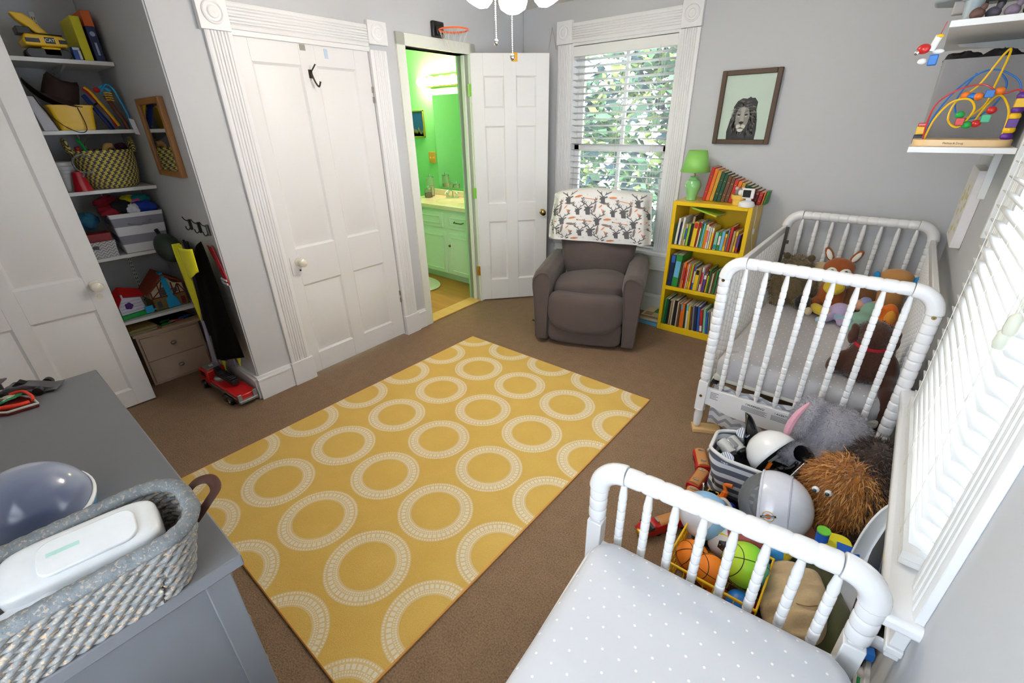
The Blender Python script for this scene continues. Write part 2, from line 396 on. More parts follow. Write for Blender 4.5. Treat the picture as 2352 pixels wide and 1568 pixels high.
for dx,dz in ((.868,1.17),(.892,1.21)):
    g=g1(); g.tube([(dx,-.058,2.05),(dx,-.061,1.6),(dx,-.063,dz+.04)],.0016,6).lathe([(.004,.045),(.011,.035),(.013,.012),(.01,0)],10,M=Tr(dx,-.063,dz)); g.ob('tassel_cord',mat('tassel_cream','#d9dac9',.5),r2)
# ---- door leaves
def leaf(w,h,t,cols,rows,root,mat_,nm='panelled_leaf',bead=.012):
    g=G(); d=.011
    g.box(.002,d,.002,w-.002,t-d,h-.002)
    for yf,sg in ((0,1),(t,-1)):
        a,b=(yf,yf+sg*(d+.001)); lo,hi=min(a,b),max(a,b)
        xs=[0]+[c for cc in cols for c in cc]+[w]
        for k in range(0,len(xs),2): g.box(xs[k],lo,0,xs[k+1],hi,h)
        zs=[0]+[c for cc in rows for c in cc]+[h]
        for c0,c1 in cols:
            for k in range(0,len(zs),2): g.box(c0,lo,zs[k],c1,hi,zs[k+1])
            for z0,z1 in rows:
                def ring(i,y): return [(c0+i,y,z0+i),(c1-i,y,z0+i),(c1-i,y,z1-i),(c0+i,y,z1-i)]
                y1=yf+sg*d; y2=yf+sg*.002
                k=min(.3*(c1-c0),.045)
                vs=ring(0,yf+sg*.001)+ring(bead,y1-sg*.0005)+ring(bead*1.8,y1-sg*.0005)+ring(k,y2+sg*.001)
                fs=[]
                for q in range(3):
                    for i in range(4):
                        j=(i+1)%4; f=(q*4+i,q*4+j,(q+1)*4+j,(q+1)*4+i); fs.append(f if sg>0 else f[::-1])
                f=(12,13,14,15); fs.append(f if sg>0 else f[::-1]); g.add(vs,fs)
    return g.ob(nm,mat_,root,sm=20,bev=.0015)
def knob(root,M,mk,mp,r=.028,nm='door_knob'):
    G(M).lathe([(r*.95,0),(r*.95,.004),(r*.4,.008),(r*.36,.03),(r*.75,.036),(r,.05),(r*.9,.064),(r*.4,.073),(.0001,.074)],24,cap=False).ob(nm,mk,root)
    
L=WF@Vector((.352,.006,.012)); d1=thing('door_1',None,None,M=Tr(*L)@Rz(math.radians(92.3))); struct(d1,'closed white four-panel closet door')
leaf(.846,2.02,.035,[(.075,.36),(.46,.735)],[(.14,.64),(.88,1.91)],d1,M_DOOR)
g=G(); g.box(.022,-.006,.72,.088,0,.84); g.ob('lock_plate',M_DOOR,d1,bev=.002)
knob(d1,Tr(.075,-.006,.80)@Rx(PI/2),M_PORC,M_CHROME,.027)
g=G(); g.lathe([(.006,0),(.006,.003)],10,M=Tr(.075,-.006,.745)@Rx(PI/2)); g.ob('keyhole',M_BLACK,d1)
for z in (.30,.36,1.74,1.80): G().cyl((.843,-.006,z-.018),(.843,-.006,z+.018),.006,n=10).ob('hinge_knuckle',M_NICKEL,d1)
g=G(); hx,hz=.41,1.845; 
g.box(hx-.012,-.004,hz+.0,hx+.012,0,hz+.045)
g.tube(cr([(hx,-.004,hz+.03),(hx-.004,-.02,hz+.02),(hx,-.035,hz-.02),(hx+.01,-.05,hz-.045),(hx+.016,-.065,hz-.02)],6),[.005]*24+[.007],8).tube(cr([(hx,-.005,hz+.03),(hx+.004,-.03,hz+.05),(hx+.01,-.05,hz+.07)],5),.004,8)
tag(Gob:=g.ob('coat_hook',mat('antique_pewter','#4a4640',.35,.8)),kind=None); Gob.parent=d1
G().box(.37,-.0015,1.985,.405,0,2.015).ob('tape',mat('grey_tape','#9d9a90',.6),d1,sm=0)
G().box(.525,-.0015,1.955,.548,0,2.005).ob('tape',mat('blue_tape','#bfd0e6',.6),d1,sm=0)
d2=thing('door_2',None,None,M=Tr(-3.43,-.405,.01)@Rz(PI/2)); struct(d2,'white panelled room door standing open at the left edge, cream knob')
leaf(.83,2.01,.036,[(.095,.385),(.455,.735)],[(.11,.65),(.84,1.87)],d2,M_DOOR)
knob(d2,Tr(.775,-.004,.79)@Rx(PI/2),M_PORC,M_CHROME,.03)
g=G(); g.lathe([(.014,0),(.014,.004)],16,M=Tr(.775,-.0,.722)@Rx(PI/2)); g.ob('keyhole_cover',M_PORC,d2)
H=W_(2.17,.012,.012); d3=thing('door_3',None,None,M=Tr(*H)@Rz(math.radians(48.6))); struct(d3,'white six-panel bathroom door standing open beside the window')
leaf(.655,2.09,.034,[(.105,.275),(.375,.545)],[(.2,.76),(.92,1.56),(1.70,1.93)],d3,M_DOOR)
knob(d3,Tr(.608,-.002,.83)@Rx(PI/2),M_BRASS,M_BRASS,.027)
for z,mm in ((.3,M_GOLD),(1.02,M_LIMEP),(1.83,M_LIMEP)):
    G().box(-.028,-.004,z-.045,-.002,.002,z+.045).cyl((-.003,-.006,z-.045),(-.003,-.006,z+.045),.006,n=10).ob('hinge',mm,d3,bev=.001)
G().box(.34,-.003,2.03,.39,.04,2.093).ob('sticker',mat('amber_sticker','#f0b01c',.5),d3,sm=0)
# mini hoop above bathroom door
M=WF@Tr(1.835,0,2.168); hp=thing('mini_basketball_hoop','tiny orange-rimmed basketball hoop clipped above the bathroom doorway','toy hoop',M=M)
G().box(-.06,-.03,0,.055,0,.1).box(-.035,-.045,.015,.03,-.028,.07).ob('mount',M_BLACK,hp,bev=.012)
g=G(); pts=[(.02+.105*math.cos(a),-.155+.105*math.sin(a),.035) for a in [2*PI*k/36 for k in range(36)]]
g.tube(pts,.0055,8,closed=True).cyl((0,-.03,.035),(0,-.055,.035),.009); g.ob('rim',mat('orange_rim','#ff6a35',.4),hp)
g=G()
for k in range(12):
    a=2*PI*k/12
    for sgn in (1,-1):
        g.tube([(.02+.105*math.cos(a),-.155+.105*math.sin(a),.033),(.02+.085*math.cos(a+sgn*.26),-.155+.085*math.sin(a+sgn*.26),-.02),(.02+.07*math.cos(a+sgn*.52),-.155+.07*math.sin(a+sgn*.52),-.07)],.0009,4)
g.ob('net',M_CORD,hp,sm=0)
# ---- ceiling fan light
FX,FY=-1.49,1.83
fan=thing('ceiling_fan_light','white ceiling fan with a cluster of glowing frosted shades','ceiling fan',(FX,FY,CZ))
G().lathe([(.07,0),(.07,-.03),(.02,-.045),(.014,-.06),(.014,-.1),(.1,-.115),(.12,-.15),(.12,-.2),(.09,-.235),(.05,-.25),(.05,-.275),(.065,-.29),(.04,-.31),(.0001,-.315)],32,cap=False).ob('motor_housing',M_WHITE,fan)
bl=[]
for k in range(5):
    a=2*PI*k/5+.35
    g=G(Rz(a)); g.box(.1,-.015,-.215,.2,.015,-.207); g.prism(rrect(.44,.12,.05,5,.40,0),-.21,-.203)
    g.ob('blade',M_WHITE,fan,bev=.002)
M_GLOBE=emis('lit_frosted_glass','#fff3e4',FAN_E)
for k in range(4):
    a=math.radians(-50+90*k); c,s=math.cos(a),math.sin(a)
    sh=G(Tr(.135*c,.135*s,-.36)@Rz(a)@Ry(math.radians(-28))).lathe([(.022,.075),(.034,.062),(.05,.03),(.062,-.0),(.066,-.03),(.058,-.056),(.035,-.072),(.0001,-.077)],28,cap=False).ob('glass_shade',M_GLOBE,fan)
    G().tube([(.03*c,.03*s,-.29),(.09*c,.09*s,-.27),(.115*c,.115*s,-.29)],.01,8).ob('lamp_arm',M_WHITE,fan)
for (x,y,z0,z1) in ((-1.523,1.75,1.912,2.17),(-1.434,1.75,1.85,2.17)):
    g=G(); n=int((z1-z0)/.0075)
    for i in range(n): g.ell((x-FX,y-FY,z0+.012+i*.0075-CZ),.0032,n=6,k=4)
    g.ell((x-FX,y-FY,z0-CZ),(.011,.011,.013),n=12); g.ob('pull_chain',M_CHROME,fan)
# ---- trees outside
def foliage(nm,lab,n,fn,mats_,sz,loc):
    rs=random.Random(5); g=G(Tr(*[-c for c in loc]))
    for i in range(n):
        x,y,z=fn(rs); s=sz*rs.uniform(.6,1.4); E_=Euler((rs.uniform(-1,1),rs.uniform(-1,1),rs.uniform(0,6.28))).to_matrix().to_4x4()
        g.add([(0,-s,0),(s*.55,0,s*.12),(0,s,0),(-s*.55,0,s*.12)],[(0,1,2),(0,2,3)],rs.randrange(len(mats_)),Tr(x,y,z)@E_)
    o=g.ob(nm,mats_,sm=0); o.location=loc; return tag(o,lab,'tree')
M_LF=[mat('leaf_dark','#2c4630',.7),mat('leaf_mid','#4b6d4a',.7),mat('leaf_yellow','#7c8a48',.7),mat('leaf_blue','#2a3c48',.7)]
def f1(r):
    while 1:
        x=r.uniform(-4.6,-.6); z=r.uniform(-1,3.6); y=r.uniform(5.4,6.6)
        if z<1.2+(x+4.4)*1.25+r.uniform(-.25,.25) and (math.sin(x*5)*math.cos(z*4.2)+r.uniform(-.2,1.3))>-.1: return x,y,z
foliage('tree','leafy green tree seen outside the window behind the recliner',8500,f1,M_LF,.085,(-2.6,6,0))
# ================= BATHROOM =================
VX0,VX1,VY0=-4.35,-3.135,3.29
v=thing('bathroom_vanity','pale mint vanity cabinet with a cream sink top in the bathroom','vanity',(VX0,VY0,0)); g0=lambda:G(Tr(-VX0,-VY0,0))
g0().box(VX0,VY0,.09,VX1,3.79,.79).box(VX0,VY0+.06,0,VX1,3.79,.09).ob('body',M_MINT,v,bev=.003)
def pan(x0,x1,z0,z1,nm):
    g=g0(); g.box(x0,VY0-.018,z0,x1,VY0,z1); i=.035
    for a,b,c,d in ((x0+i,z0+i,x1-i,z0+i+.012),(x0+i,z1-i-.012,x1-i,z1-i),(x0+i,z0+i,x0+i+.012,z1-i),(x1-i-.012,z0+i,x1-i,z1-i)): g.box(a,VY0-.027,b,c,VY0-.018,d)
    return g.ob(nm,M_MINT,v,bev=.003)
pan(-4.1,-3.68,.60,.755,'drawer_front'); dr=pan(-3.60,-3.25,.60,.755,'drawer_front')
g0().tube([(-3.49,VY0-.018,.68),(-3.48,VY0-.045,.675),(-3.37,VY0-.045,.675),(-3.36,VY0-.018,.68)],.006,8).ob('handle',M_BRASS,dr)
pan(-4.1,-3.655,.10,.55,'cabinet_door'); cd=pan(-3.60,-3.22,.10,.55,'cabinet_door')
g0().ell((-3.575,VY0-.035,.42),.014,n=12).ob('knob',M_BRASS,cd)
M_CREAM=mat('cream_cultured_marble','#efdcc4',.2,var=.03,coat=.4)
g=g0(); g.box(VX0-.01,VY0-.035,.79,VX1,3.79,.835).box(VX0,3.775,.835,VX1,3.795,.9)
g.lathe([(.2,.0),(.19,.004),(.16,.001),(.0001,-.002)],28,M=Tr(-3.75,3.52,.837)@Matrix.Diagonal((1.1,.8,1,1)),cap=False); g.ob('sink_top',M_CREAM,v,bev=.006)
f=thing('bathroom_faucet','chrome two-handle faucet at the back of the bathroom sink','faucet',(-3.93,3.68,.8355))
G().box(-.09,-.022,0,.09,.022,.014).tube(cr([(0,0,.01),(0,-.01,.07),(0,-.06,.085),(0,-.11,.06)],6),.012,10).ob('spout',M_CHROME,f,bev=.004)
for s in (-1,1): G().cyl((s*.075,0,.014),(s*.075,0,.045),.012,.009).ell((s*.075,0,.058),(.022,.022,.014),n=14).ob('handle',M_CHROME,f)
M_CG=glassy('clear_jar_glass','#f4f6ee',.14)
def jar(x,y,r,h,lab,mc):
    j=thing('glass_jar',lab,'jar',(x,y,.837),group='jars beside the bathroom sink')
    G().lathe([(.0001,.002),(r*.95,.002),(r,.01),(r,h*.9),(r*.9,h)],20,cap=False).ob('glass_body',M_CG,j)
    G().lathe([(r*.88,.006),(r*.88,h*.55),(.0001,h*.58)],16).ob('contents',mc,j)
    G().lathe([(r*.98,h),(r*.98,h+.014),(r*.3,h+.02),(r*.25,h+.04),(.0001,h+.042)],18).ob('lid',M_CHROME,j)
jar(-4.27,3.66,.045,.2,'tall clear jar of white cotton behind the bathroom sink',mat('cotton','#f1ead8',.9))
jar(-4.2,3.56,.045,.09,'short clear jar with dark and orange bits beside the bathroom sink',mat('dark_bits','#6b4a2c',.8,var=.6,sc=60))
jar(-4.36,3.50,.035,.08,'small clear jar at the left edge of the bathroom counter',mat('cream_bits','#e6dcae',.8))
m=thing('wall_mirror','frameless mirror above the bathroom sink','mirror',(-3.75,3.79,.93)); G().box(-.5,-.006,0,.5,.006,.95).ob('mirror_glass',M_MIRROR,m,sm=0)
lb=thing('vanity_light_bar','brass light bar with round glowing bulbs above the bathroom mirror','light',(-3.9,3.795,2.0))
G().box(-.4,-.05,-.045,.4,0,.06).ob('back_plate',M_GOLD,lb,bev=.01)
M_BULB=emis('lit_vanity_bulb','#ffecc2',BULB_E)
for k in range(5):
    b=G(); x=-.42+.168*k; b.ell((x,-.095,.005),.045,n=20).ob('bulb',M_BULB,lb); G().cyl((x,-.05,.005),(x,-.07,.005),.02).ob('socket',M_GOLD,lb)
p=thing('framed_picture','small gold framed print of blue sky over trees on the green bathroom wall','picture',(-4.55,3.795,1.6))
g=G(); 
for a in ((-.12,-.14,.12,-.128),(-.12,.128,.12,.14),(-.12,-.14,-.11,.14),(.11,-.14,.12,.14)): g.box(a[0],-.018,a[1],a[2],0,a[3])
g.ob('frame',M_GOLD,p,bev=.002)
g=G(); g.box(-.112,-.01,-.13,.112,-.004,.13,0)
rs=random.Random(2)
for k in range(26):
    x=-.1+.2*k/25; g.prism([(x-.014,-.13),(x+.014,-.13),(x,-.06+rs.uniform(-.03,.03))],0,.002,1,Tr(0,-.011,0)@Rx(PI/2))
g.ob('print',[mat('print_sky','#164f93',.5),mat('print_trees','#6f7040',.6)],p,sm=0)
o=thing('light_switch_plate','tan double switch plate on the green bathroom wall','switch',(-4.345,3.798,1.245))
G().box(-.058,-.008,-.062,.058,0,.062).ob('plate',mat('tan_plate','#cf9a48',.4),o,bev=.003)
for x in (-.025,.025): G().box(x-.005,-.018,-.012,x+.005,-.008,.008).ob('toggle',mat('tan_toggle','#dba956',.4),o)
g=G(); g.lathe([(.0001,.022),(.30,.022),(.325,.012),(.315,.0)],40,cap=False); b=g.ob('bath_mat',mat('cream_shag','#dfe3cd',.95,bump=.8,sc=160,bd=.006)); b.location=(-3.93,2.98,.004); b.scale=(1.15,.75,1)
tag(b,'pale oval bath mat on the oak bathroom floor','bath mat')
# ================= RUG =================
r=thing('area_rug','yellow area rug with a grid of white dotted rings','rug',(-1.6475,1.315,0))
o=G().box(-2.42,.25,.0,-.875,2.38,.011).ob('pile',M_RUG,None,sm=0); o.parent=r; o.matrix_parent_inverse=Tr(1.6475,-1.315,0)
g=G(); 
g.tube([(-.7725,-1.065,.006),(.7725,-1.065,.006),(.7725,1.065,.006),(-.7725,1.065,.006)],.0065,6,closed=True); g.ob('binding',M_RUGE,r)
# ================= DRESSER =================
DZ=.88; DX0,DX1,DY0,DY1=-1.925,-.775,-.41,.12
d=thing('dresser','dark grey painted dresser in the near left corner','dresser',(-1.35,-.145,0)); g0=lambda:G(Tr(1.35,.145,0))
g0().box(DX0,DY0,DZ-.028,DX1,DY1,DZ).ob('top',M_DRESS,d,bev=.003)
g=g0(); bx0,bx1,by1=DX0+.02,DX1-.022,DY1-.022
g.box(bx0,DY0+.01,.08,bx1-.008,by1-.02,DZ-.028)
for x in (bx0,bx1-.045): g.box(x,by1-.045,0,x+.045,by1,DZ-.028).box(x,DY0+.01,0,x+.045,DY0+.055,DZ-.028)
g.box(bx1-.02,DY0+.055,.08,bx1-.001,by1-.045,.14).ob('carcass',M_DRESS,d,bev=.002)
for k in range(4):
    z0=.11+.185*k
    for x0 in (bx0+.05,bx0+.05+.525):
        q=g0().box(x0,by1-.02,z0,x0+.5,by1+.004,z0+.17).ob('drawer',M_DRESS,d,bev=.004)
        G(Tr(1.35,.145,0)).lathe([(.008,0),(.007,.015),(.016,.02),(.014,.03),(.0001,.033)],14,M=Tr(x0+.25,by1+.004,z0+.085)@Rx(-PI/2)).ob('knob',M_NICKEL,q)
# ================= SPOOL TURNED WOOD =================
def spool(L,r,pitch,z0=0,taper0=0,taper1=0,groove=.16):
    """turned spindle profile along +z: round spools with thin grooves, tapered ends"""
    pr=[]; a=z0
    if taper0: pr+=[(r*.5,a),(r*.62,a+taper0*.3),(r*.98,a+taper0*.75),(r*.9,a+taper0)]; a+=taper0
    b=z0+L-taper1; n=max(1,round((b-a)/pitch)); p=(b-a)/n
    for k in range(n):
        z=a+k*p; pr+=[(r*(1-groove),z+p*.015),(r*.96,z+p*.09),(r,z+p*.22),(r,z+p*.78),(r*.96,z+p*.91),(r*(1-groove),z+p*.985)]
    if taper1: pr+=[(r*.9,b),(r*1.02,b+taper1*.2),(r*.8,b+taper1*.6),(r*.5,b+taper1)]
    return pr
def alongM(p0,p1):
    p0=Vector(p0); d=Vector(p1)-p0; return Tr(*p0)@d.to_track_quat('Z','Y').to_matrix().to_4x4(), d.length
def crib_end(root,T,w,zr,zb,legz,nsp,zpost,mats_,r=.027,corner=.085,board=.1,spz=None,sname='headboard'):
    """jenny-lind end in local frame: x across 0..w, z up, y thickness; returns nothing"""
    g=G(T)
    # corner bends
    for x,s in ((0,1),(w,-1)):
        pts=[(x+s*(corner-corner*math.cos(a)),0,zr-corner+corner*math.sin(a)) for a in [PI/2*k/10 for k in range(11)]]
        g.tube(pts,r*1.12,14,flat=1)
    M,L=alongM((corner,0,zr),(w-corner,0,zr)); g.lathe(spool(L,r,.052,groove=.1),18,M=M)
    for x in (0,w):
        M,L=alongM((x,0,zpost),(x,0,zr-corner)); g.lathe(spool(L,r*.98,.041,groove=.13),20,M=M)
        g.box(x-.024,-.024,.14,x+.024,.024,zpost-.012); g.lathe([(.024,zpost-.012),(r*.8,zpost)],4,M=Tr(x,0,0)@Rz(PI/4))
        g.lathe([(.014,legz),(.02,legz+.012),(.023,legz+.08),(.021,.13),(.03,.145)],16,M=Tr(x,0,0))
    g.ob(sname+'_frame',mats_,root,sm=50,bev=.003)
    g=G(T)
    if board:
        pts=[(.02,zb+board)]+[(w-.02,zb+board)]+[(w-.02,zb)]+[(w-.02-(w-.04)*t, zb-.045*math.sin(PI*t)**2*0+(-.03 if .2<t<.8 else -.03*smooth(min(t,1-t)/.2))) for t in [k/24 for k in range(1,24)]]+[(.02,zb)]
        g.prism(pts,-.011,.011,M=Rx(PI/2)); g.ob(sname+'_lower_board',mats_,root,bev=.002)
    me=None; z0=spz if spz else zb+board
    for k in range(nsp):
        x=w*(k+1)/(nsp+1)+ (0)
        if me is None:
            q=G().lathe(spool(zr-.018-z0+.002,.0135,.034,0,.035,.085,groove=.2),12).ob('spindle',mats_,root); me=q
        else: q=me.copy(); COL.objects.link(q)
        q.matrix_local=T@Tr(x,0,z0-.001)
# ---- crib
CX0,CW,CY0,CY1=-.548,.776,2.28,3.655
cb=thing('crib','white spool-turned baby crib along the back of the right wall','crib',(CX0,CY0,.025))
crib_end(cb,Tr(0,0,-.025),CW,.985,.185,.025,8,.335,M_WHITE,sname='footboard')
crib_end(cb,Tr(0,CY1-CY0,-.025),CW,1.0,.185,.025,8,.335,M_WHITE,sname='headboard')
for x,nm in ((.0,'side_rail'),(CW,'side_rail')):
    g=G(); D=CY1-CY0; g.box(x-.012,.03,.86,x+.012,D-.03,.905).box(x-.012,.03,.2,x+.012,D-.03,.25); sr=g.ob(nm,M_WHITE,cb,bev=.004)
    me=None
    for k in range(19):
        if me is None: q=G().lathe(spool(.61,.0125,.03,0,.02,.03,groove=.2),10).ob('spindle',M_WHITE,sr); me=q
        else: q=me.copy(); COL.objects.link(q)
        q.location=(x,.1+(D-.2)*k/18,.25)
for x,y,z in ((0,-.028,.87),(CW,-.028,.87),(0,-.026,.21)): G().lathe([(.008,0),(.007,.003),(.003,.003),(.0001,.001)],12,M=Tr(x,y,z)@Rx(PI/2)).ob('bolt',M_BRASS,cb)
G().box(.012,1.29,.63,.03,1.31,.9).cyl((.03,1.3,.8),(.045,1.3,.8),.012).cyl((.03,1.3,.72),(.04,1.3,.72),.008).ob('drop_side_hardware',mat('dark_steel','#54524e',.4,.8),cb,bev=.002)
M_INK=mat('black_ink','#2b2b2e',.7)
text('! WARNING!',.016,M_INK,cb,Tr(.265,-.0118,.262-.025)@Rx(PI/2),name='warning_label'); text('! AVERTISSEMENT!',.016,M_INK,cb,Tr(.42,-.0118,.262-.025)@Rx(PI/2),name='warning_label')
M_GP=mat('grey_print','#8a8a8e',.7)
for x0,x1,z_,p_,h_ in ((.205,.325,.222,.006,.0025),(.345,.495,.222,.006,.0025),(.045,.085,.24,.009,.0035)):
    g=G()
    for k in range(5): g.box(x0,-.0122,z_-p_*k,x1-.01*(k%2),-.0115,z_-p_*k+h_)
    g.box(x0,-.0116,z_-p_*4,x0+.0015,-.0114,z_+h_); g.ob('small_print',M_GP,cb,sm=0)
def mattress(nm,lab,x0,y0,x1,y1,z0,z1,r,M_,under=None,parts=True):
    w,h=x1-x0,y1-y0; root=thing(nm,lab,'mattress',((x0+x1)/2,(y0+y1)/2,z0))
    g=G(); H=z1-z0; rings=[]; e=.035
    prof=[(0.02,0),(0.0,.02),(0,H-.05),(.006,H-.028),(.018,H-.01),(.04,H-.002),(.08,H)]
    N_=None
    vs=[];fs=[]
    for k,(i,z) in enumerate(prof):
        pts=rrect(w-2*i,h-2*i,max(.01,r-i*.6),8); N_=len(pts); vs+=[(x,y,z) for x,y in pts]
    for k in range(len(prof)-1):
        for i in range(N_):
            j=(i+1)%N_; fs.append((k*N_+i,k*N_+j,(k+1)*N_+j,(k+1)*N_+i))
    fs.append(tuple(range(N_))[::-1]); fs.append(tuple((len(prof)-1)*N_+i for i in range(N_)))
    g.add(vs,fs); g.ob('fitted_sheet',M_,root,sm=60)
    return root
mr=mattress('crib_mattress','crib mattress under a grey dotted fitted sheet inside the white crib',-.522,2.315,.205,3.62,.325,.46,.06,M_SHEET2)
G().box(-.36,-.65,-.008,.36,.65,.03).ob('mattress_base',mat('mattress_ticking','#d8d5c8',.9,bump=.3,sc=200),mr,bev=.01)
g=G(Tr(-.522,2.315,.297)); g.box(.0,.04,0,.72,.07,.012).box(0,.0,0,.03,1.3,.012).box(.69,.04,0,.72,1.3,.012)
for y in (.35,.7,1.0): g.box(.03,y,.002,.69,y+.02,.009)
sp=g.ob('mattress_support_frame',M_BLACK); sp.parent=cb; sp.matrix_parent_inverse=Matrix.Translation((-CX0,-CY0,-.025))
b=G().box(-.075,-.035,0,.075,.035,.024).ob('wooden_block',M_WOODL,bev=.002); b.location=(-.50,2.30,0); b.rotation_euler=(0,0,math.radians(28)); tag(b,'pale pine block under the left near leg of the crib','wood block')
for x,y,wz in ((CX0+CW,CY0,'right near leg of the crib'),(CX0,CY1,'left far leg of the crib'),(CX0+CW,CY1,'right far leg of the crib')):
    c=b.copy(); COL.objects.link(c); c.location=(x+.02,y+.02,0); c.rotation_euler=(0,0,0); tag(c,'pale pine block under the '+wz)
# chevron crib skirt hanging under the mattress
def skirt(x0,x1,y,z0,z1,nm):
    g=G(); g.grid(lambda u,v:(lerp(x0,x1,u),y+.012*math.sin(u*26)+.01*math.sin(u*11+2)*(1-v),lerp(z0,z1,v)+(.012*math.sin(u*9)*(1-v))),60,6)
    return g.ob(nm,M_CHEV,sm=180,solid=.003)
ck=skirt(-.505,.18,2.318,.035,.297,'crib_skirt'); tag(ck,'grey and white chevron skirt hanging under the crib mattress','crib skirt')
# ---- toddler bed (same turned style), swung slightly
TB=Tr(-.480,.985,0)@Rz(math.radians(5))
tb=thing('toddler_bed','white spool-turned toddler bed filling the near right foreground','bed',M=TB)
crib_end(tb,Matrix.Identity(4),.69,.655,.26,0,8,.45,M_WHITE,r=.029,corner=.08,board=.08,spz=.34,sname='footboard')
crib_end(tb,Tr(0,-1.36,0),.69,.655,.26,0,8,.45,M_WHITE,r=.029,corner=.08,board=.08,spz=.34,sname='headboard')
for x in (0,.69): G().box(x-.012,-1.34,.22,x+.012,-.02,.3).ob('side_rail',M_WHITE,tb,bev=.004)
for k in range(9): G().box(.01,-1.3+.155*k,.262,.69,-1.24+.155*k,.275).ob('slat',M_WHITE,tb,bev=.002)
tm=mattress('toddler_mattress','mattress under a pale grey dotted sheet on the near toddler bed',-.34,-.655,.34,.655,0,.155,.07,M_SHEET)
tm.matrix_world=TB@Tr(.35,-.69,.277)@Rz(math.radians(-1.2))
# ================= BOOKCASE =================
BX0,BX1,BY0,BY1,BH=-1.298,-.745,3.47,3.775,1.047
bc=thing('bookcase','bright yellow three-shelf bookcase beside the window','bookcase',(BX0,BY0,0)); g0=lambda:G(Tr(-BX0,-BY0,0))
t=.028
g=g0(); g.box(BX0,BY0,0,BX0+t,BY1,BH).box(BX1-t,BY0,0,BX1,BY1,BH).box(BX0+t,BY0,BH-t,BX1-t,BY1,BH).box(BX0+t,BY1-.01,0,BX1-t,BY1,BH-t).box(BX0+t,BY0,0,BX1-t,BY1-.01,.055)
g.ob('case',M_YEL,bc,bev=.0025)
for z in (.692,.357): g0().box(BX0+t,BY0,z,BX1-t,BY1-.01,z+.03).ob('shelf',M_YEL,bc,bev=.0025)
BCOL={'white':'#e9e4d8','cream':'#e5d6b0','navy':'#1c2b55','blue':'#2f62b5','sky blue':'#6fb9de','teal':'#2b8f8c','mint':'#84c9a8','green':'#2f8f3f','dark green':'#174e35','lime':'#9ac63c','yellow':'#edc91f','gold':'#c99b2c','orange':'#e8741f','red':'#c02a26','maroon':'#6e1f28','pink':'#e090a0','purple':'#5c3f86','brown':'#6a4632','tan':'#b39568','grey':'#7d7a78','black':'#1d1c20','beige':'#cbbd9c'}
BM={k:mat('book_'+k.replace(' ','_'),v,.5,var=.12,sc=25) for k,v in BCOL.items()}
rb=random.Random(11)
ORD=['first','second','third','fourth','fifth','sixth','seventh','eighth','ninth','tenth','eleventh','twelfth','13th','14th','15th','16th','17th','18th','19th','20th','21st','22nd','23rd','24th','25th','26th','27th','28th','29th','30th','31st','32nd','33rd','34th','35th','36th','37th','38th']
def book(x,y,z,th,h,d,c1,c2,lab,grp,lean=0,nm='book',cat='book',yaw=0):
    g=G(); c=.0015 if th>.008 else .0008
    g.box(0,0,0,c,d,h,0).box(th-c,0,0,th,d,h,0).box(0,0,0,th,.002,h,0).box(c,.002,.003,th-c,d-.003,h-.003,1)
    if c2 is not None:
        k=rb.random()
        z0,z1=((h*.75,h*.97) if k<.3 else (h*.05,h*.3) if k<.5 else (h*.3,h*.8))
        g.box(th*.12,-.0006,z0,th*.88,.0,z1,2)
    o=g.ob(nm,[BM[c1],M_PAPER,BM[c2 or c1]],sm=0); o.location=(x,y,z); o.rotation_euler=(0,lean,yaw)
    return tag(o,lab,cat,grp)
def row(seq,x0,x1,y,z,rowname,grp):
    tot=sum(s[1] for s in seq); k=(x1-x0)/tot; x=x0
    for i,s in enumerate(seq):
        c1,th,h,c2,lean=s[0],s[1],s[2],s[3],(s[4] if len(s)>4 else 0)
        d=min(.26,max(.15,h*.8)); fr=rb.uniform(0,.012)
        dx=-min(0,math.sin(lean))*h*0
        w=th*k
        book(x+.0006,y+fr,z+(math.sin(max(0,lean))*w),w-.0012,h,d,c1,c2,'%s book, %s from the left %s'%(c1,ORD[i],rowname),grp,lean)
        x+=w
top=[('dark green',6,.16,None),('white',9,.20,None),('navy',7,.17,None),('white',9,.21,None),('tan',7,.165,'lime'),('beige',7,.165,'blue'),('lime',9,.165,None),('black',10,.23,'tan'),('yellow',16,.185,'red'),('red',5,.185,None),('white',6,.19,'red'),('green',5,.17,None),('sky blue',7,.18,None),('lime',5,.175,None),('orange',9,.18,'cream'),('white',7,.165,'pink'),('white',6,.16,None),('yellow',8,.16,'white'),('red',4,.13,None),('mint',12,.13,'teal'),('green',10,.13,'white'),('sky blue',11,.14,None),('yellow',8,.125,'orange'),('grey',6,.16,None),('red',9,.18,None),('tan',9,.15,None),('yellow',8,.15,'gold'),('purple',9,.13,'red')]
top=[(a,b,c,d,.07 if i<14 else .05) for i,(a,b,c,d) in enumerate(top)]
row(top,BX0+t+.002,BX1-t-.022,BY0+.006,.724,'on the top shelf of the yellow bookcase','books on the top shelf of the yellow bookcase')
mid=[('navy',18,.255,'blue'),('green',24,.26,'sky blue'),('brown',5,.2,None),('tan',5,.2,None),('orange',9,.21,'red'),('red',8,.2,'orange'),('white',4,.2,None),('orange',6,.2,'yellow'),('lime',8,.2,'yellow'),('red',4,.19,None),('blue',7,.19,'white'),('yellow',15,.17,'black'),('tan',5,.19,None),('white',7,.19,'red'),('pink',5,.19,'sky blue'),('purple',11,.14,'white'),('yellow',6,.18,'black'),('green',5,.19,None),('brown',5,.17,None),('beige',7,.16,None),('brown',6,.17,None),('green',7,.19,None),('grey',7,.2,None),('red',8,.18,None),('sky blue',9,.2,None),('tan',7,.17,None),('orange',8,.19,None),('blue',9,.2,None)]
mid=[(a,b,c,d,.05) for a,b,c,d in mid]
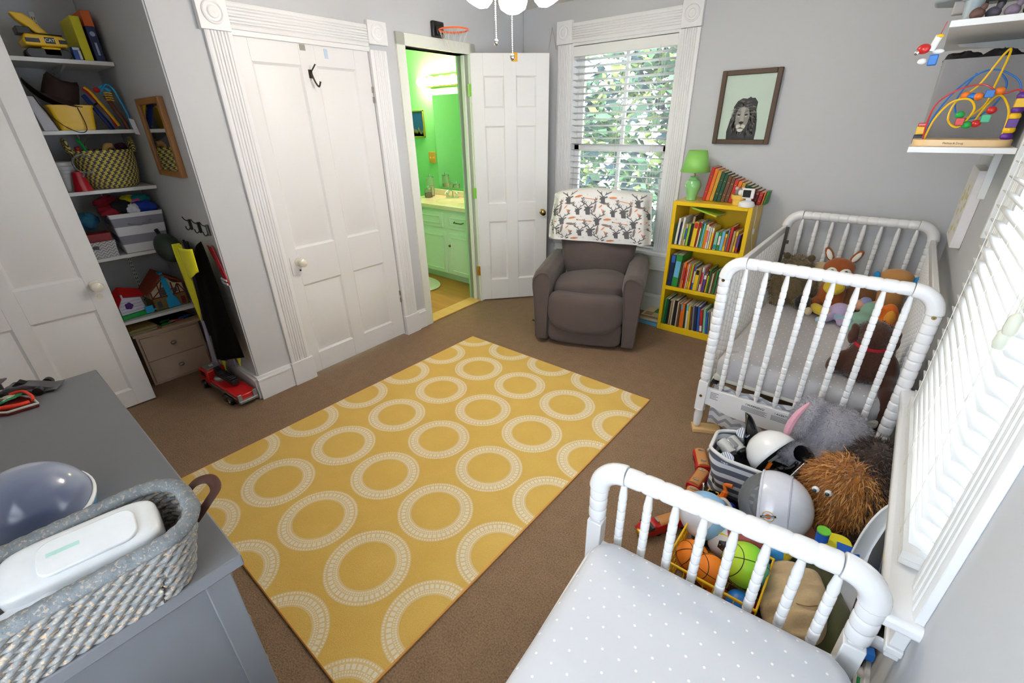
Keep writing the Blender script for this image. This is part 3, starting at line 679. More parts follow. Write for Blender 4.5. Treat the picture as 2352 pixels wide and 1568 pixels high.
row(mid,BX0+t+.002,BX1-t-.02,BY0+.004,.389,'on the middle shelf of the yellow bookcase','books on the middle shelf of the yellow bookcase')
bot=[('green',5,.22,None,.03),('dark green',7,.22,None,.03),('black',6,.21,None,.02),('tan',5,.215,None,.02),('beige',5,.22,None,.02),('black',9,.22,None,0),('cream',4,.21,None,0),('brown',6,.2,None,0),('orange',6,.2,'sky blue',-.02),('orange',7,.21,None,-.03),('dark green',5,.2,None,-.03),('white',6,.21,'sky blue',-.05),('yellow',6,.2,None,-.06),('brown',5,.2,None,-.07),('grey',6,.21,None,-.08),('navy',8,.21,None,-.09),('blue',7,.21,None,-.09),('red',8,.19,'white',-.1),('mint',7,.2,None,-.1),('blue',6,.18,None,-.1),('grey',5,.19,None,-.1),('white',6,.19,None,-.1),('cream',8,.22,None,-.09),('tan',6,.2,None,-.08),('red',6,.2,None,-.07),('blue',6,.2,None,-.05)]
row(bot,BX0+t+.004,BX1-t-.004,BY0+.0,.056,'on the bottom shelf of the yellow bookcase','books on the bottom shelf of the yellow bookcase')
o=book(0,0,0,.012,.2,.16,'lime','yellow','yellow-green picture book lying slanted across the tops of the top-shelf books','slanted books'); o.rotation_euler=(0,math.radians(103),math.radians(-6)); o.location=(-1.165,3.495,1.014)
del o['group']
# colourful volumes on the case on top
tc=['red','orange','gold','dark green','dark green','brown','brown','red','orange','gold','dark green','dark green','brown','maroon','red']
x=-1.135; hs=.235
lab0={}
for i,c in enumerate(tc):
    h=hs-.0108*i; w=.0265
    o=book(x,3.60,BH+.0015+math.sin(.16)*w,w-.001,h,.15,c,None,'%s hardback, %s from the lamp in the descending row on top of the bookcase'%(c,ORD[i]),'descending hardbacks on top of the bookcase',.16)
    for zz in (.25,.72): 
        q=G().box(.008,-.0005,h*zz,.018,0,h*zz+.006).ob('gilt_mark',M_GOLD,o,sm=0)
    x+=w*1.005
for j,(c,h) in enumerate((('orange',.085),('green',.09))):
    book(x+.004+j*.013,3.61,BH+.004,.011,h,.1,c,None,'little %s book at the low end of the descending row'%c,'little books at the low end',.12)
# lamp
lp=thing('table_lamp','small green table lamp on top of the yellow bookcase','lamp',(-1.21,3.585,BH+.0005))
M_LG=mat('green_glazed_ceramic','#8bcd84',.15,var=.02,coat=.6)
G().lathe([(.034,0),(.037,.004),(.035,.02),(.045,.06),(.056,.09),(.056,.115),(.045,.14),(.028,.15),(.026,.155),(.03,.165),(.028,.17),(.0001,.171)],28,cap=False).ob('base',M_LG,lp)
G().cyl((0,0,.168),(0,0,.2),.006).cyl((0,0,.2),(0,0,.235),.013).ob('socket',M_BRASS,lp)
G().lathe([(.103,.2),(.064,.345)],40,cap=False).ob('lamp_shade',mat('lime_lamp_shade','#8fd164',.45,var=.02,coat=.2),lp,solid=.002)
# pot with plush + monitor
pp=thing('yellow_pot','small yellow pot holding a grey and white plush mouse on the bookcase','pot',(-.865,3.54,BH))
G().lathe([(.0001,.001),(.036,.001),(.04,.04),(.048,.042),(.05,.07),(.044,.07),(.04,.045),(.0001,.045)],24,cap=False).ob('pot_body',mat('pot_yellow','#eec35a',.4),pp)
pm=thing('plush_mouse','tiny grey and white plush mouse in the yellow pot','plush toy',(-.865,3.54,BH+.0655))
G().ell((0,0,.02),(.032,.028,.03)).ob('body',mat('grey_plush','#8d8783',.95),pm); G().ell((.01,-.02,.02),(.017,.012,.02)).ob('belly',mat('white_plush','#eeeae4',.95),pm)
G().ell((-.02,-.012,.045),(.012,.005,.012)).ell((.022,-.01,.047),(.012,.005,.012)).ob('ears',mat('pink_plush','#d9a7a5',.9),pm)
mo=thing('baby_monitor','white round-based baby monitor with a dark screen on the bookcase','monitor',(-.80,3.505,BH))
G().lathe([(.0001,0),(.052,0),(.054,.012),(.046,.03),(.028,.038),(.0001,.039)],28,cap=False).box(-.012,.005,.035,.022,.018,.075).ob('base',M_WHITE,mo)
h=G(); h.box(-.042,-.004,.052,.036,.014,.118); h.ob('screen_housing',M_WHITE,mo,bev=.004); G().box(-.034,-.006,.06,.016,-.003,.108).ob('screen',M_BLACK,mo,bev=.001)
o=G().tube(cr([(-.755,3.53,BH+.003),(-.742,3.56,BH+.002),(-.738,3.57,1.0),(-.741,3.58,.9),(-.739,3.6,.8),(-.728,3.64,.7),(-.72,3.68,.55)],6),.0022,6).ob('monitor_cable',M_CORD); tag(o,'thin pale cord hanging down the right side of the yellow bookcase','cable')
G(Tr(-.741,3.585,.87)).box(-.003,-.01,-.02,.012,.01,.02).ob('cord_adapter',M_CORD,o,bev=.003)
# floor books beside bookcase
for k,(c,c2,z,lab) in enumerate((('sky blue','blue',.0,'pale blue book at the bottom of the floor pile by the bookcase'),('cream','blue',.032,'cream book in the middle of the floor pile by the bookcase'),('tan','green',.058,'yellow and green picture book on top of the floor pile by the bookcase'))):
    g=G(); h=(.03,.024,.012)[k]; g.box(0,0,0,.17,.22,.002,0).box(0,0,h-.002,.17,.22,h,0 if k<2 else 2).box(0,0,0,.17,.003,h,0).box(.003,.003,.002,.167,.217,h-.002,1)
    if k==2: g.box(.02,.02,h,.09,.1,h+.0006,0).box(.08,.1,h,.15,.2,h+.0006,3)
    o=g.ob('book',[BM[c],M_PAPER,BM['cream'],BM['green']],sm=0); o.location=(-1.475,3.50+.01*k,z); o.rotation_euler=(0,0,.04*k-.03); tag(o,lab,'book','pile of books on the floor')
# ================= RECLINER =================
CHM=Tr(-1.60,2.765,0)@Rz(math.radians(22))
ch=thing('recliner','taupe brown suede recliner in front of the window','armchair',M=CHM)
def arm(sg):
    g=G()
    # arm cross-section in (x,z), outer flare, swept in y with front shape
    def fn(u,v):
        y=lerp(-.0,.72,v); a=2*PI*u
        top=lerp(.575,.60,v); 
        cx=sg*lerp(.335,.345,v)
        # closed outline: rolled top + tapering panel
        pts=[(-.045,.03),(-.052,.3),(-.064,.42),(-.078,.50),(-.074,.56),(-.03,.60),(.02,.60),(.062,.572),(.083,.52),(.078,.45),(.062,.33),(.052,.18),(.047,.03)]
        n=len(pts); f=u*n; i=int(f)%n; t=f-int(f); p=pts[i]; q=pts[(i+1)%n]
        x=lerp(p[0],q[0],t); z=lerp(p[1],q[1],t)
        e=.0
        if v<.12: k=math.sqrt(max(0,1-(1-v/.12)**2)); c=(.003,.3); x=c[0]+(x-c[0])*(.86+.14*k); z=.3+(z-.3)*(.95+.05*k)
        if v>.9: k=math.sqrt(max(0,1-((v-.9)/.1)**2)); x=x*(.8+.2*k); z=.3+(z-.3)*(.9+.1*k)
        return (cx+sg*x, y+.0, z)
    g.grid(fn,52,26,closed=True)
    b=len(g.v); n=52
    g.f.append(list(range(n))[::-1]); g.m.append(0); g.f.append([26*n+i for i in range(n)]); g.m.append(0)
    if sg<0: g.f=[f[::-1] for f in g.f]
    g.ob('armrest',M_SUEDE,ch,sm=60)
for s in (-1,1): arm(s)
for s in (-1,1):
    pts=cr([(s*.30,-.004,.06),(s*.285,-.006,.35),(s*.272,-.006,.49),(s*.285,-.004,.565),(s*.33,-.003,.583),(s*.385,-.004,.55),(s*.402,-.006,.49),(s*.39,-.006,.34),(s*.378,-.004,.06)],6)
    G().tube(pts,.0045,6).ob('piping',M_SUEDE,ch)
def pillow(g,c,d,p=4.0,nu=44,nv=28,warp=None):
    def sg(v,e): return math.copysign(abs(v)**e,v)
    def fn(u,v):
        a=2*PI*u; b=PI*(v-.5); e=2/p
        x=sg(math.cos(b),e)*sg(math.cos(a),e)*d[0]/2; y=sg(math.cos(b),e)*sg(math.sin(a),e)*d[1]/2; z=sg(math.sin(b),e)*d[2]/2
        q=Vector((x,y,z)); 
        if warp: q=warp(q)
        return (c[0]+q.x,c[1]+q.y,c[2]+q.z)
    g.grid(fn,nu,nv,closed=True); return g
g=G(); pillow(g,(0,.36,.2),(.56,.62,.36),8); g.ob('seat_base',M_SUEDE,ch,sm=60,weld=True)
# footrest front panels
def wp(q):
    q.y+=-.045*(1-(q.x/.3)**2)+.012*math.sin(q.x*30)*(q.z<0)*.2; q.z+= -.05*(1-(q.x/.3)**2)*(1 if q.z<0 else .25); return q
pillow(G(),(0,.055,.315),(.575,.17,.27),4.2,warp=wp).ob('footrest_cushion',M_SUEDE,ch,sm=80,weld=True)
def wp2(q): q.y+=-.02*(1-(q.x/.3)**2); return q
pillow(G(),(0,.045,.135),(.565,.09,.21),6,warp=wp2).ob('footrest_panel',M_SUEDE,ch,sm=80,weld=True)
def wp3(q): q.z+=.03*(1-(q.x/.29)**2)*(q.z>0)+.012*math.sin(q.x*9)*(q.z>0); q.y-=.03*(1-(q.x/.3)**2)*(q.y<0); return q
pillow(G(),(0,.28,.42),(.56,.42,.13),4,warp=wp3).ob('seat_cushion',M_SUEDE,ch,sm=80,weld=True)
bR=Tr(0,.50,.45)@Rx(math.radians(-13))
def wb(q):
    t=(q.z+.3)/.6; q.y+=-.05*math.exp(-((q.x)/.2)**2)*math.exp(-((q.z+.08)/.16)**2); q.x*=lerp(.86,1.06,smooth(t)); q.y-=.0*t; q.y+=.008*math.sin(q.z*40+q.x*6)*math.exp(-((abs(q.x)-.2)/.08)**2); return q
pillow(G(bR),(0,.06,.235),(.64,.20,.62),3.6,52,40,warp=wb).ob('backrest',M_SUEDE,ch,sm=80,weld=True)
G().box(-.3,.12,.0,.3,.62,.04).ob('swivel_base',M_BLACK,ch,bev=.01)
G().cyl((-.405,.12,.13),(-.43,.1,.15),.008).ob('lever',mat('dark_lever','#4a2a22',.5),ch)
# deer blanket over the back
def BS(u,v):
    """u across 0..1, v 0 (front hem) .. 1 (behind)"""
    w=lerp(.86,.80,smooth(v/.6)); x=(u-.5)*w*(1+.0*v); s=v*.62
    hem=.035*(u)-.0
    if v<.56: t=v/.56; z=lerp(.735-.02*u,1.075,t); y=.495+ (z-.75)*.20-.03; y-=.02*math.sin(PI*t)
    else:
        t=(v-.56)/.44
        if t<.35: a=t/.35*PI; z=1.075+.03*math.sin(a)*1.0; y=.515+.065-.03+.095*(1-math.cos(a))
        else: k=(t-.35)/.65; z=1.075-.3*k; y=.515+.065-.03+.19+.02*k
    e=abs(u-.5)*2
    z-= .028*(e**6)*(1 if v>.2 else .4) + .012*math.cos(u*2.4*PI)*smooth(v/.5)
    y+= .10*smooth((e-.80)/.2)*(1-smooth((v-.5)/.2))
    y+=.006*math.sin(u*17+v*3)*(1-v)+.004*math.sin(v*26+u*4)
    return Vector((x*(1-.03*smooth((e-.8)/.2)),y,z))
M_BLK=mat('white_jersey_blanket','#ecebe9',.9,var=.02,bump=.1,sc=30); bl=thing('deer_blanket','white blanket printed with grey deer heads and orange feathers, draped over the recliner','blanket',M=CHM)
g=G(); g.grid(BS,70,60,0)
M_DEER=mat('print_charcoal','#626366',.9); M_RUST=mat('print_rust','#d98a5a',.9,var=.25,sc=90); M_FGR=mat('print_feather','#8f8078',.9,var=.5,sc=70); M_TXT=mat('print_pale_grey','#a7a7a9',.9)
BLW,BLH=.78,.62
def dec(g,shape,cx,cy,sc,rot,m):
    c,s=math.cos(rot),math.sin(rot)
    pts=[]
    for x,y in shape:
        X=cx+(x*c-y*s)*sc; Y=cy+(x*s+y*c)*sc; u=X/BLW; v=Y/BLH
        if not(0.01<u<.99 and 0.005<v<.6): return
        p=BS(u,v); du=BS(min(u+.01,1),v)-BS(max(u-.01,0),v); dv=BS(u,v+.01)-BS(u,max(0,v-.01)); n=du.cross(dv).normalized()
        if n.y>0: n=-n
        pts.append(tuple(p+n*.0034))
    g.add(pts,[tuple(range(len(pts)))],m)
def stroke(g,pl,w,cx,cy,sc,rot,m):
    for i in range(len(pl)-1):
        (x0,y0),(x1,y1)=pl[i],pl[i+1]; L=math.hypot(x1-x0,y1-y0) or 1; nx,ny=-(y1-y0)/L*w/2,(x1-x0)/L*w/2; k=1-i/len(pl)*.5
        dec(g,[(x0-nx*k,y0-ny*k),(x1-nx*k,y1-ny*k),(x1+nx*k,y1+ny*k),(x0+nx*k,y0+ny*k)],cx,cy,sc,rot,m)
def deer(g,cx,cy,s,rot=0):
    dec(g,[(-.14,-.5),(.2,-.5),(.17,-.2),(.16,.0),(.02,.12),(-.14,.06),(-.3,-.12),(-.33,-.2),(-.2,-.22)],cx,cy,s,rot,1)
    dec(g,[(.1,.04),(.3,.14),(.42,.1),(.3,.0),(.14,-.06)],cx,cy,s,rot,1); dec(g,[(-.1,.04),(-.34,.12),(-.3,.02),(-.14,-.02)],cx,cy,s,rot,1)
    for q in (-1,1):
        stroke(g,[(q*.06,.1),(q*.2,.26),(q*.42,.36),(q*.55,.55),(q*.5,.8)],.075,cx,cy,s,rot,1)
        stroke(g,[(q*.42,.36),(q*.66,.5)],.06,cx,cy,s,rot,1); stroke(g,[(q*.22,.27),(q*.2,.44)],.05,cx,cy,s,rot,1); stroke(g,[(q*.5,.5),(q*.38,.66)],.05,cx,cy,s,rot,1); stroke(g,[(q*.53,.62),(q*.66,.76)],.05,cx,cy,s,rot,1)
def feather(g,cx,cy,s,rot,m): dec(g,[(-.5,0),(-.3,.1),(.1,.14),(.4,.08),(.55,0),(.4,-.07),(.1,-.12),(-.3,-.08)],cx,cy,s,rot,m)
def arrow(g,cx,cy,s,rot): 
    stroke(g,[(-.5,0),(.4,0)],.04,cx,cy,s,rot,2); feather(g,cx+.42*s*math.cos(rot),cy+.42*s*math.sin(rot),s*.3,rot,2); dec(g,[(-.62,0),(-.5,.06),(-.5,-.06)],cx,cy,s,rot,1)
for R_ in range(3):
    for C_ in range(4):
        ox=-.06+.262*C_+(.0 if R_%2==0 else -.03); oy=.03+.155*R_
        deer(g,ox+.06,oy+.05,.075); deer(g,ox+.135,oy+.06,.095); deer(g,ox+.21,oy-.015,.085)
        feather(g,ox+.02,oy-.01,.06,.15,2); arrow(g,ox+.115,oy-.03,.1,-.1); feather(g,ox+.185,oy+.06,.07,1.45,3); feather(g,ox+.225,oy+.075,.034,.8,2); feather(g,ox+.245,oy+.045,.036,-.9,2); feather(g,ox+.245,oy+.1,.07,-.1,3)
        for tx,ty in ((.13,.105),(.06,.10),(.09,-.0),(.25,.02),(.17,-.01)):
            for k in range(4): stroke(g,[(k*.2,-.4),(k*.2,.4)],.07,ox+tx-.006,oy+ty,.012,0,4)
o=g.ob('blanket_cloth',[M_BLK,M_DEER,M_RUST,M_FGR,M_TXT],bl,sm=180)
# ================= SHELVED ALCOVE =================
def AL(y,z,x=-3.66,rz=0): return Tr(x,y,z)@Rz(PI/2+rz)
def sbox(M,x0,y0,z0,x1,y1,z1,nm,mt,par,bev=.003): return G(M).box(x0,y0,z0,x1,y1,z1).ob(nm,mt,par,bev=bev)
SZ=(1.945,1.602,1.285,.90,.487); SN=['top','second','third','fourth','lowest']
for k,z in enumerate(SZ):
    x0=-3.622
    s=thing('wall_shelf','white melamine alcove shelf, %s of the five behind the open door'%SN[k],'shelf',(-3.82,.4,z-.02),group='alcove shelves')
    G(Tr(3.82,-.4,-(z-.02))).box(-4.018,-.2,z-.02,x0,.868,z).ob('board',M_SHELF,s,bev=.0015)
    for y in (.16,.66):
        G(Tr(3.82,-.4,-(z-.02))).prism([(-3.68,z-.021),(-3.995,z-.021),(-3.995,z-.07),(-3.98,z-.075)],y-.006,y+.006,M=Matrix(((1,0,0,0),(0,0,1,0),(0,1,0,0),(0,0,0,1)))).ob('bracket',M_SHELF,s)
for y in (.16,.66):
    t_=G().box(-4.018,y-.011,.25,-4.0,y+.011,2.2)
    o=t_.ob('shelf_standard',[M_SHELF],sm=0,bev=.001); tag(o,'slotted white metal shelf rail on the alcove back wall'+(' near the corner' if y>.5 else ' behind the open door'),'shelf rail')
    g=G()
    for i in range(70):
        z=.3+i*.027
        for dy in (-.005,.005): g.box(-4.0,y+dy-.0016,z,-3.9995,y+dy+.0016,z+.014)
    g.ob('slots',M_BLACK,o,sm=0)
# excavator
M=AL(.623,SZ[0]); e=thing('toy_excavator','yellow and black toy excavator on the top alcove shelf','toy',M=M)
for y0 in (-.0,.11):
    g=G(); g.prism([(-.075+.022*math.cos(a) if math.cos(a)<0 else .06+.022*math.cos(a),.024+.023*math.sin(a)) for a in [2*PI*k/24 for k in range(24)]],y0-.0,y0+.035,M=Matrix(((1,0,0,0),(0,0,1,0),(0,1,0,.0),(0,0,0,1)))); g.ob('track',M_BLACK,e,bev=.003)
G().box(-.03,.0,.012,.045,.14,.055).ob('undercarriage',M_YELP,e,bev=.006)
g=G(); g.prism([(-.09,.055),(.075,.055),(.082,.085),(.06,.105),(-.08,.108),(-.095,.08)],-.01,.14,M=Matrix(((1,0,0,0),(0,0,1,0),(0,1,0,0),(0,0,0,1)))); g.ob('cab_body',M_YELP,e,bev=.006)
G().box(-.085,-.012,.07,-.03,-.009,.088).box(.045,-.012,.07,.078,-.009,.088).box(-.01,-.012,.068,.03,-.009,.096).ob('vents',M_BLACK,e,bev=.001)
text('CAT',.02,M_WHITE,e,Tr(.01,-.0125,.082)@Rx(PI/2))
G().box(-.1,.02,.108,-.045,.12,.14).box(-.06,.0,.106,.07,.12,.112).ob('window_cab',M_BLACK,e,bev=.006)
G().prism([(-.02,.112),(.025,.112),(-.02,.175),(-.05,.2),(-.1,.2),(-.085,.17)],.03,.09,M=Matrix(((1,0,0,0),(0,0,1,0),(0,1,0,0),(0,0,0,1)))).ob('boom',M_YELP,e,bev=.006)
def boxthing(nm,lab,cat,M,w,d,h,mt,extra=None,bev=.002,nm2='box_body'):
    r=thing(nm,lab,cat,M=M); G().box(0,0,0,w,d,h).ob(nm2,mt,r,bev=bev)
    if extra: extra(r)
    return r
M_BXY=mat('box_yellow','#dfd61e',.5,var=.04); M_BXB=mat('box_navy','#2a3560',.5,var=.15,sc=30); M_BXO=mat('box_orange','#e0692a',.5)
boxthing('board_game_box','tall yellow game box standing on the top alcove shelf','game box',AL(.748,SZ[0],-3.64),.04,.26,.205,M_BXY,lambda r:G().box(.004,-.0008,.01,.036,0,.195).ob('spine_print',M_BXY,r,sm=0))
def ex(r):
    G().box(-.0005,-.001,.165,.0405,.26,.236).ob('orange_band',M_BXO,r,sm=0)
    g=G(); g.lathe([(.012,0),(.012,.001),(.0001,.001)],14,M=Tr(.02,0,.13)@Rx(PI/2)); g.box(.015,-.001,.03,.025,0,.09); g.ob('spine_art',mat('pale_print','#9fb3d2',.6,var=.3,sc=80),r,sm=0)
boxthing('board_game_box','tall navy game box with an orange top band at the alcove corner','game box',AL(.802,SZ[0],-3.645),.04,.27,.236,M_BXB,ex)
boxthing('card_box','small blue card box beside the toy excavator','box',AL(.708,SZ[0],-3.635),.034,.05,.062,mat('card_blue','#2c5aa8',.5,var=.2,sc=60),lambda r:G().box(.022,-.001,.004,.032,0,.045).box(.002,-.001,.047,.03,0,.058).ob('label_patch',M_PAPER,r,sm=0))
# shelf 2
r=thing('white_fabric_bag','limp white fabric bag at the left of the second alcove shelf','bag',M=AL(.475,SZ[1],-3.70))
def fn(u,v):
    a=2*PI*u; rr=1-.45*v; return (.055*rr*math.cos(a)+.01*math.sin(5*a)-.02*v, .09*rr*math.sin(a)*(1+.1*math.cos(7*a)), .165*v+.0)
g=G(); g.grid(fn,40,10,closed=True); g.f.append(list(range(400,440))); g.m.append(0); g.ob('bag_cloth',mat('white_cotton','#c9c8d0',.9,bump=.3,sc=20),r,sm=180)
M=AL(.608,SZ[1],-3.705); r=thing('yellow_bin','yellow plastic bin holding a dark hat on the second alcove shelf','bin',M=M)
g=G(); 
def tap(g,w0,d0,w1,d1,h,t=.003,n=5,rad=.015):
    a=rrect(w0,d0,rad,n); b=rrect(w1,d1,rad,n); c=rrect(w1-2*t,d1-2*t,rad,n); d=rrect(w0-2*t,d0-2*t,rad,n); k=len(a)
    vs=[(x,y,0) for x,y in a]+[(x,y,h) for x,y in b]+[(x,y,h) for x,y in c]+[(x,y,t) for x,y in d]
    fs=[(j*k+i,j*k+(i+1)%k,(j+1)*k+(i+1)%k,(j+1)*k+i) for j in range(3) for i in range(k)]+[tuple(range(k))[::-1],tuple(range(3*k,4*k))]
    g.add(vs,fs); return g
tap(g,.15,.14,.19,.17,.122); g.ob('bin_body',M_YELP,r,sm=40)
g=G(); a=rrect(.196,.176,.016,5); b=rrect(.186,.166,.014,5); k=len(a)
g.add([(x,y,.114) for x,y in a]+[(x,y,.125) for x,y in a]+[(x,y,.125) for x,y in b],[(j*k+i,j*k+(i+1)%k,(j+1)*k+(i+1)%k,(j+1)*k+i) for j in range(2) for i in range(k)]); g.ob('rim',M_YELP,r,sm=40)
r=thing('cowboy_hat','dark brown cowboy hat lying over the yellow bin','hat',M=AL(.575,SZ[1]+.115,-3.72)@Ry(math.radians(22))@Matrix.Diagonal((1.15,1.15,1,1)))
M_HAT=mat('dark_brown_felt','#2e1c18',.8,var=.15,bump=.1)
def hb(u,v):
    a=2*PI*u; R=lerp(.062,.13,v); x=R*math.cos(a); y=R*.8*math.sin(a); return (x,y,.045+ (x/.13)**2*.045*v - .03*v*(abs(math.sin(a))) )
def hc(u,v):
    a=2*PI*u; R=[.064,.062,.058,.05,.035,.0005][min(5,int(v*5+.01))]; z=[.045,.09,.13,.15,.14,.132][min(5,int(v*5+.01))]; return (R*1.05*math.cos(a),R*.85*math.sin(a),z+.012*math.cos(2*a)*(v>.3))
g=G(); g.grid(hb,40,6,closed=True); g.ob('brim',M_HAT,r,sm=180,solid=.003); g=G(); g.grid(hc,32,5,closed=True); g.ob('crown',M_HAT,r,sm=180)
def yzc(pts,r,nm,mt,lab=None,cat=None,par=None,n=8,grp=None,flat=1):
    o=G().tube(cr(pts,8),r,n,flat=flat).ob(nm,mt,par); 
    if lab: tag(o,lab,cat,grp)
    return o
yzc([(-3.655,.478,SZ[1]+.17),(-3.625,.50,SZ[1]+.09),(-3.61,.55,SZ[1]+.02),(-3.608,.61,SZ[1]-.012),(-3.612,.64,SZ[1]+.02),(-3.625,.63,SZ[1]+.14)],.002,'black_string',M_BLACK,'thin black cord looping over the front of the yellow bin','string')
M=AL(.705,SZ[1],-3.70); r=thing('toy_guitar','red and yellow curved toy guitar leaning right of the yellow bin','toy',M=M)
pth=[(.0,.0,.215),(.02,-.01,.19),(.045,-.02,.13),(.075,-.03,.06),(.09,-.03,.02)]
G().tube(cr(pth,6),[.016+.006*math.sin(i/3) for i in range(25)],12,flat=.6).ob('body',M_RED,r); G().tube([(x+.002,y-.014,z) for x,y,z in cr(pth,6)],.011,10,flat=.7).ob('face',M_YELP,r); G().tube([(x-.028,y+.01,z-.02) for x,y,z in cr(pth,6)][5:],.02,10,flat=.6).ob('underside',mat('deep_blue_plastic','#12337e',.35),r)
M=AL(.79,SZ[1],-3.69); r=thing('toy_saw','light blue looped toy tool at the right of the second shelf','toy',M=M)
G().tube(cr([(-.01,0,.2),(.02,0,.235),(.045,-.005,.215),(.06,-.01,.15),(.07,-.02,.08),(.07,-.02,.012)],6),.013,10,flat=.5).ob('handle',M_CYAN,r); G().tube(cr([(-.02,.01,.19),(.0,.005,.22),(.03,.005,.2)],6),.012,8).ob('inner_handle',M_CYAN,r)
G().ell((-.03,0,.205),(.018,.016,.014)).ob('tip',M_RED,r)
g=G()
for k in range(4): g.tube([(-.005,-.014,.19-.012*k),(.012,-.018,.192-.012*k),(.03,-.014,.188-.012*k)],.003,6)
g.ob('stripes',M_YELP,r); G().tube(cr([(.0,0,.18),(.02,0,.12),(.045,0,.05),(.055,0,.0)],6),.012,8).ob('blade',mat('clear_brown','#6a3a2a',.4),r)
o=G().add([(-3.617,.845,SZ[1]+.06),(-3.60,.865,SZ[1]+.05),(-3.59,.869,SZ[1]-.03),(-3.605,.85,SZ[1]-.025)],[(0,1,2,3)]).ob('paper_tag',mat('white_tag','#dfe0e6',.5),solid=.001,sm=0); tag(o,'white paper tag hanging at the right end of the second alcove shelf','tag')
# shelf 3
r=thing('ribbed_white_cups','stack of ribbed white cups at the left of the third alcove shelf','cups',M=AL(.485,SZ[2],-3.72))
for k in range(5): G().lathe([(.034,.02*k),(.046,.02*k+.075),(.049,.02*k+.078),(.043,.02*k+.078),(.03,.02*k+.01)],24,cap=False).ob('cup',mat('cup_white','#c9cace',.4) if k==0 else bpy.data.materials['cup_white'],r)
r=thing('red_party_cone','glossy red cone-shaped cup with a silver ring at the left of the third shelf','cup',M=AL(.525,SZ[2],-3.655))
G().lathe([(.047,0),(.045,.006),(.024,.105),(.0001,.106)],28).ob('cone',mat('glossy_red','#b5122a',.2,coat=.6),r)
o=thing('silver_garland','silver beaded garland ring hanging before the yellow woven basket','garland',M=AL(.57,SZ[2]+.145,-3.635))
g=G()
for k in range(40):
    a=2*PI*k/40*.92; g.ell((.05*math.cos(a),-.0+.004*math.sin(a*5),.048*math.sin(a)),.0055,n=8,k=5)
for k in range(6): g.ell((-.02-.004*k,-.002,-.05-.008*k),.0055,n=8,k=5)
g.ob('beads',M_SILV,o)
def woven(nm,ca,cb,px,pz,cyl=True,bump=.6):
    m=mat(nm,ca,.8,var=0); n=N(m)
    if cyl: a=n.o('MULTIPLY',n.o('ARCTAN2',n.y,n.x),.14)
    else: a=n.o('ADD',n.x,n.y)
    s=n.o('FLOOR',n.o('DIVIDE',n.z,pz)); u=n.frac(n.o('ADD',a,n.o('MULTIPLY',s,px*.5)),px,-9); v=n.frac(n.z,pz,-9)
    t=n.o('ADD',u,n.o('MULTIPLY',v,.35)); f=n.o('GREATER_THAN',n.o('FRACT',t),.5)
    n.color(n.mix(f,ca,cb)); h=n.o('MULTIPLY',n.o('SINE',n.o('MULTIPLY',v,PI)),n.o('SINE',n.o('MULTIPLY',n.o('FRACT',n.o('MULTIPLY',t,2)),PI))); n.bump(h,bump,.004); return m
M=AL(.69,SZ[2],-3.745); r=thing('woven_basket','yellow and grey zigzag woven basket on the third alcove shelf','basket',M=M@Matrix.Diagonal((1.06,1.06,1.03,1)))
pr=[(.0001,.002),(.10,.002),(.118,.02),(.132,.08),(.138,.15),(.14,.205),(.134,.205),(.132,.15),(.126,.08),(.11,.02),(.0001,.008)]
G().lathe(pr,48,cap=False).ob('basket_body',woven('zigzag_weave','#e0cf62','#55525c',.030,.019),r)
for s in (-1,1): G().tube(cr([(s*.138,-.035,.19),(s*.145,-.03,.24),(s*.145,.0,.262),(s*.145,.03,.24),(s*.138,.035,.19)],6),.01,8).ob('loop_handle',woven('handle_weave','#e0cf62','#55525c',.01,.009) if s<0 else bpy.data.materials['handle_weave'],r)
for nm,lab,pts,rr,mt in (('candy_cane','green and white striped stick poking out of the woven basket',[(-.06,-.02,.15),(-.085,-.03,.24),(-.1,-.05,.27)],.008,M_GRN),('toy_rattle','tan-topped toy poking out of the middle of the woven basket',[(.0,0,.15),(.02,-.03,.225),(.05,-.03,.23)],.016,mat('tan_wood','#d9a860',.5)),('doll_shoe','small red toy at the left rim of the woven basket',[(-.1,0,.15),(-.11,-.01,.23)],.013,M_RED),('toy_scarf','dark maroon fabric at the right rim of the woven basket',[(.07,0,.18),(.1,-.03,.225),(.07,-.05,.22)],.022,mat('maroon_fabric','#40152e',.9))):
    o=G(M).tube(cr(pts,5),rr,10).ob(nm,mt); tag(o,lab,'toy')
# shelf 4
def stripes(nm,a,b,p,off=0,axis='z'):
    m=mat(nm,a,.9,var=0); n=N(m); c={'x':n.x,'y':n.y,'z':n.z}[axis]; n.color(n.mix(n.o('LESS_THAN',n.frac(c,p,off-5),.5),a,b)); n.bump(n.noise(300,2),.2,.001); return m
M=AL(.722,SZ[3],-3.755,math.radians(-3))@Matrix.Diagonal((1.08,1.05,1.02,1)); r=thing('striped_storage_bin','grey and white striped fabric bin with a side handle on the fourth shelf','storage bin',M=M)
g=G(); tap(g,.21,.24,.255,.27,.235,.004,5,.01); g.ob('bin_body',stripes('grey_white_stripe','#8f8f9c','#dedee2',.104,.012),r,sm=40)
G().tube(cr([(-.05,-.128,.175),(-.035,-.145,.17),(.0,-.152,.165),(.04,-.15,.178),(.055,-.135,.185)],6),.007,8,flat=.5).ob('handle',mat('grey_webbing','#8e8e9a',.9),r)
rs=random.Random(4)
CL=[('dark_red_cloth','#8c1226'),('black_cloth','#17161c'),('royal_blue_cloth','#1b3fa5'),('cyan_cloth','#2aa8cf'),('yellow_cloth','#d7d024'),('white_cloth','#d9dbe4'),('teal_cloth','#1c8f96'),('pink_cloth','#d05a8c')]
CLM=[mat(n_,c_,.9,bump=.2,sc=60) for n_,c_ in CL]
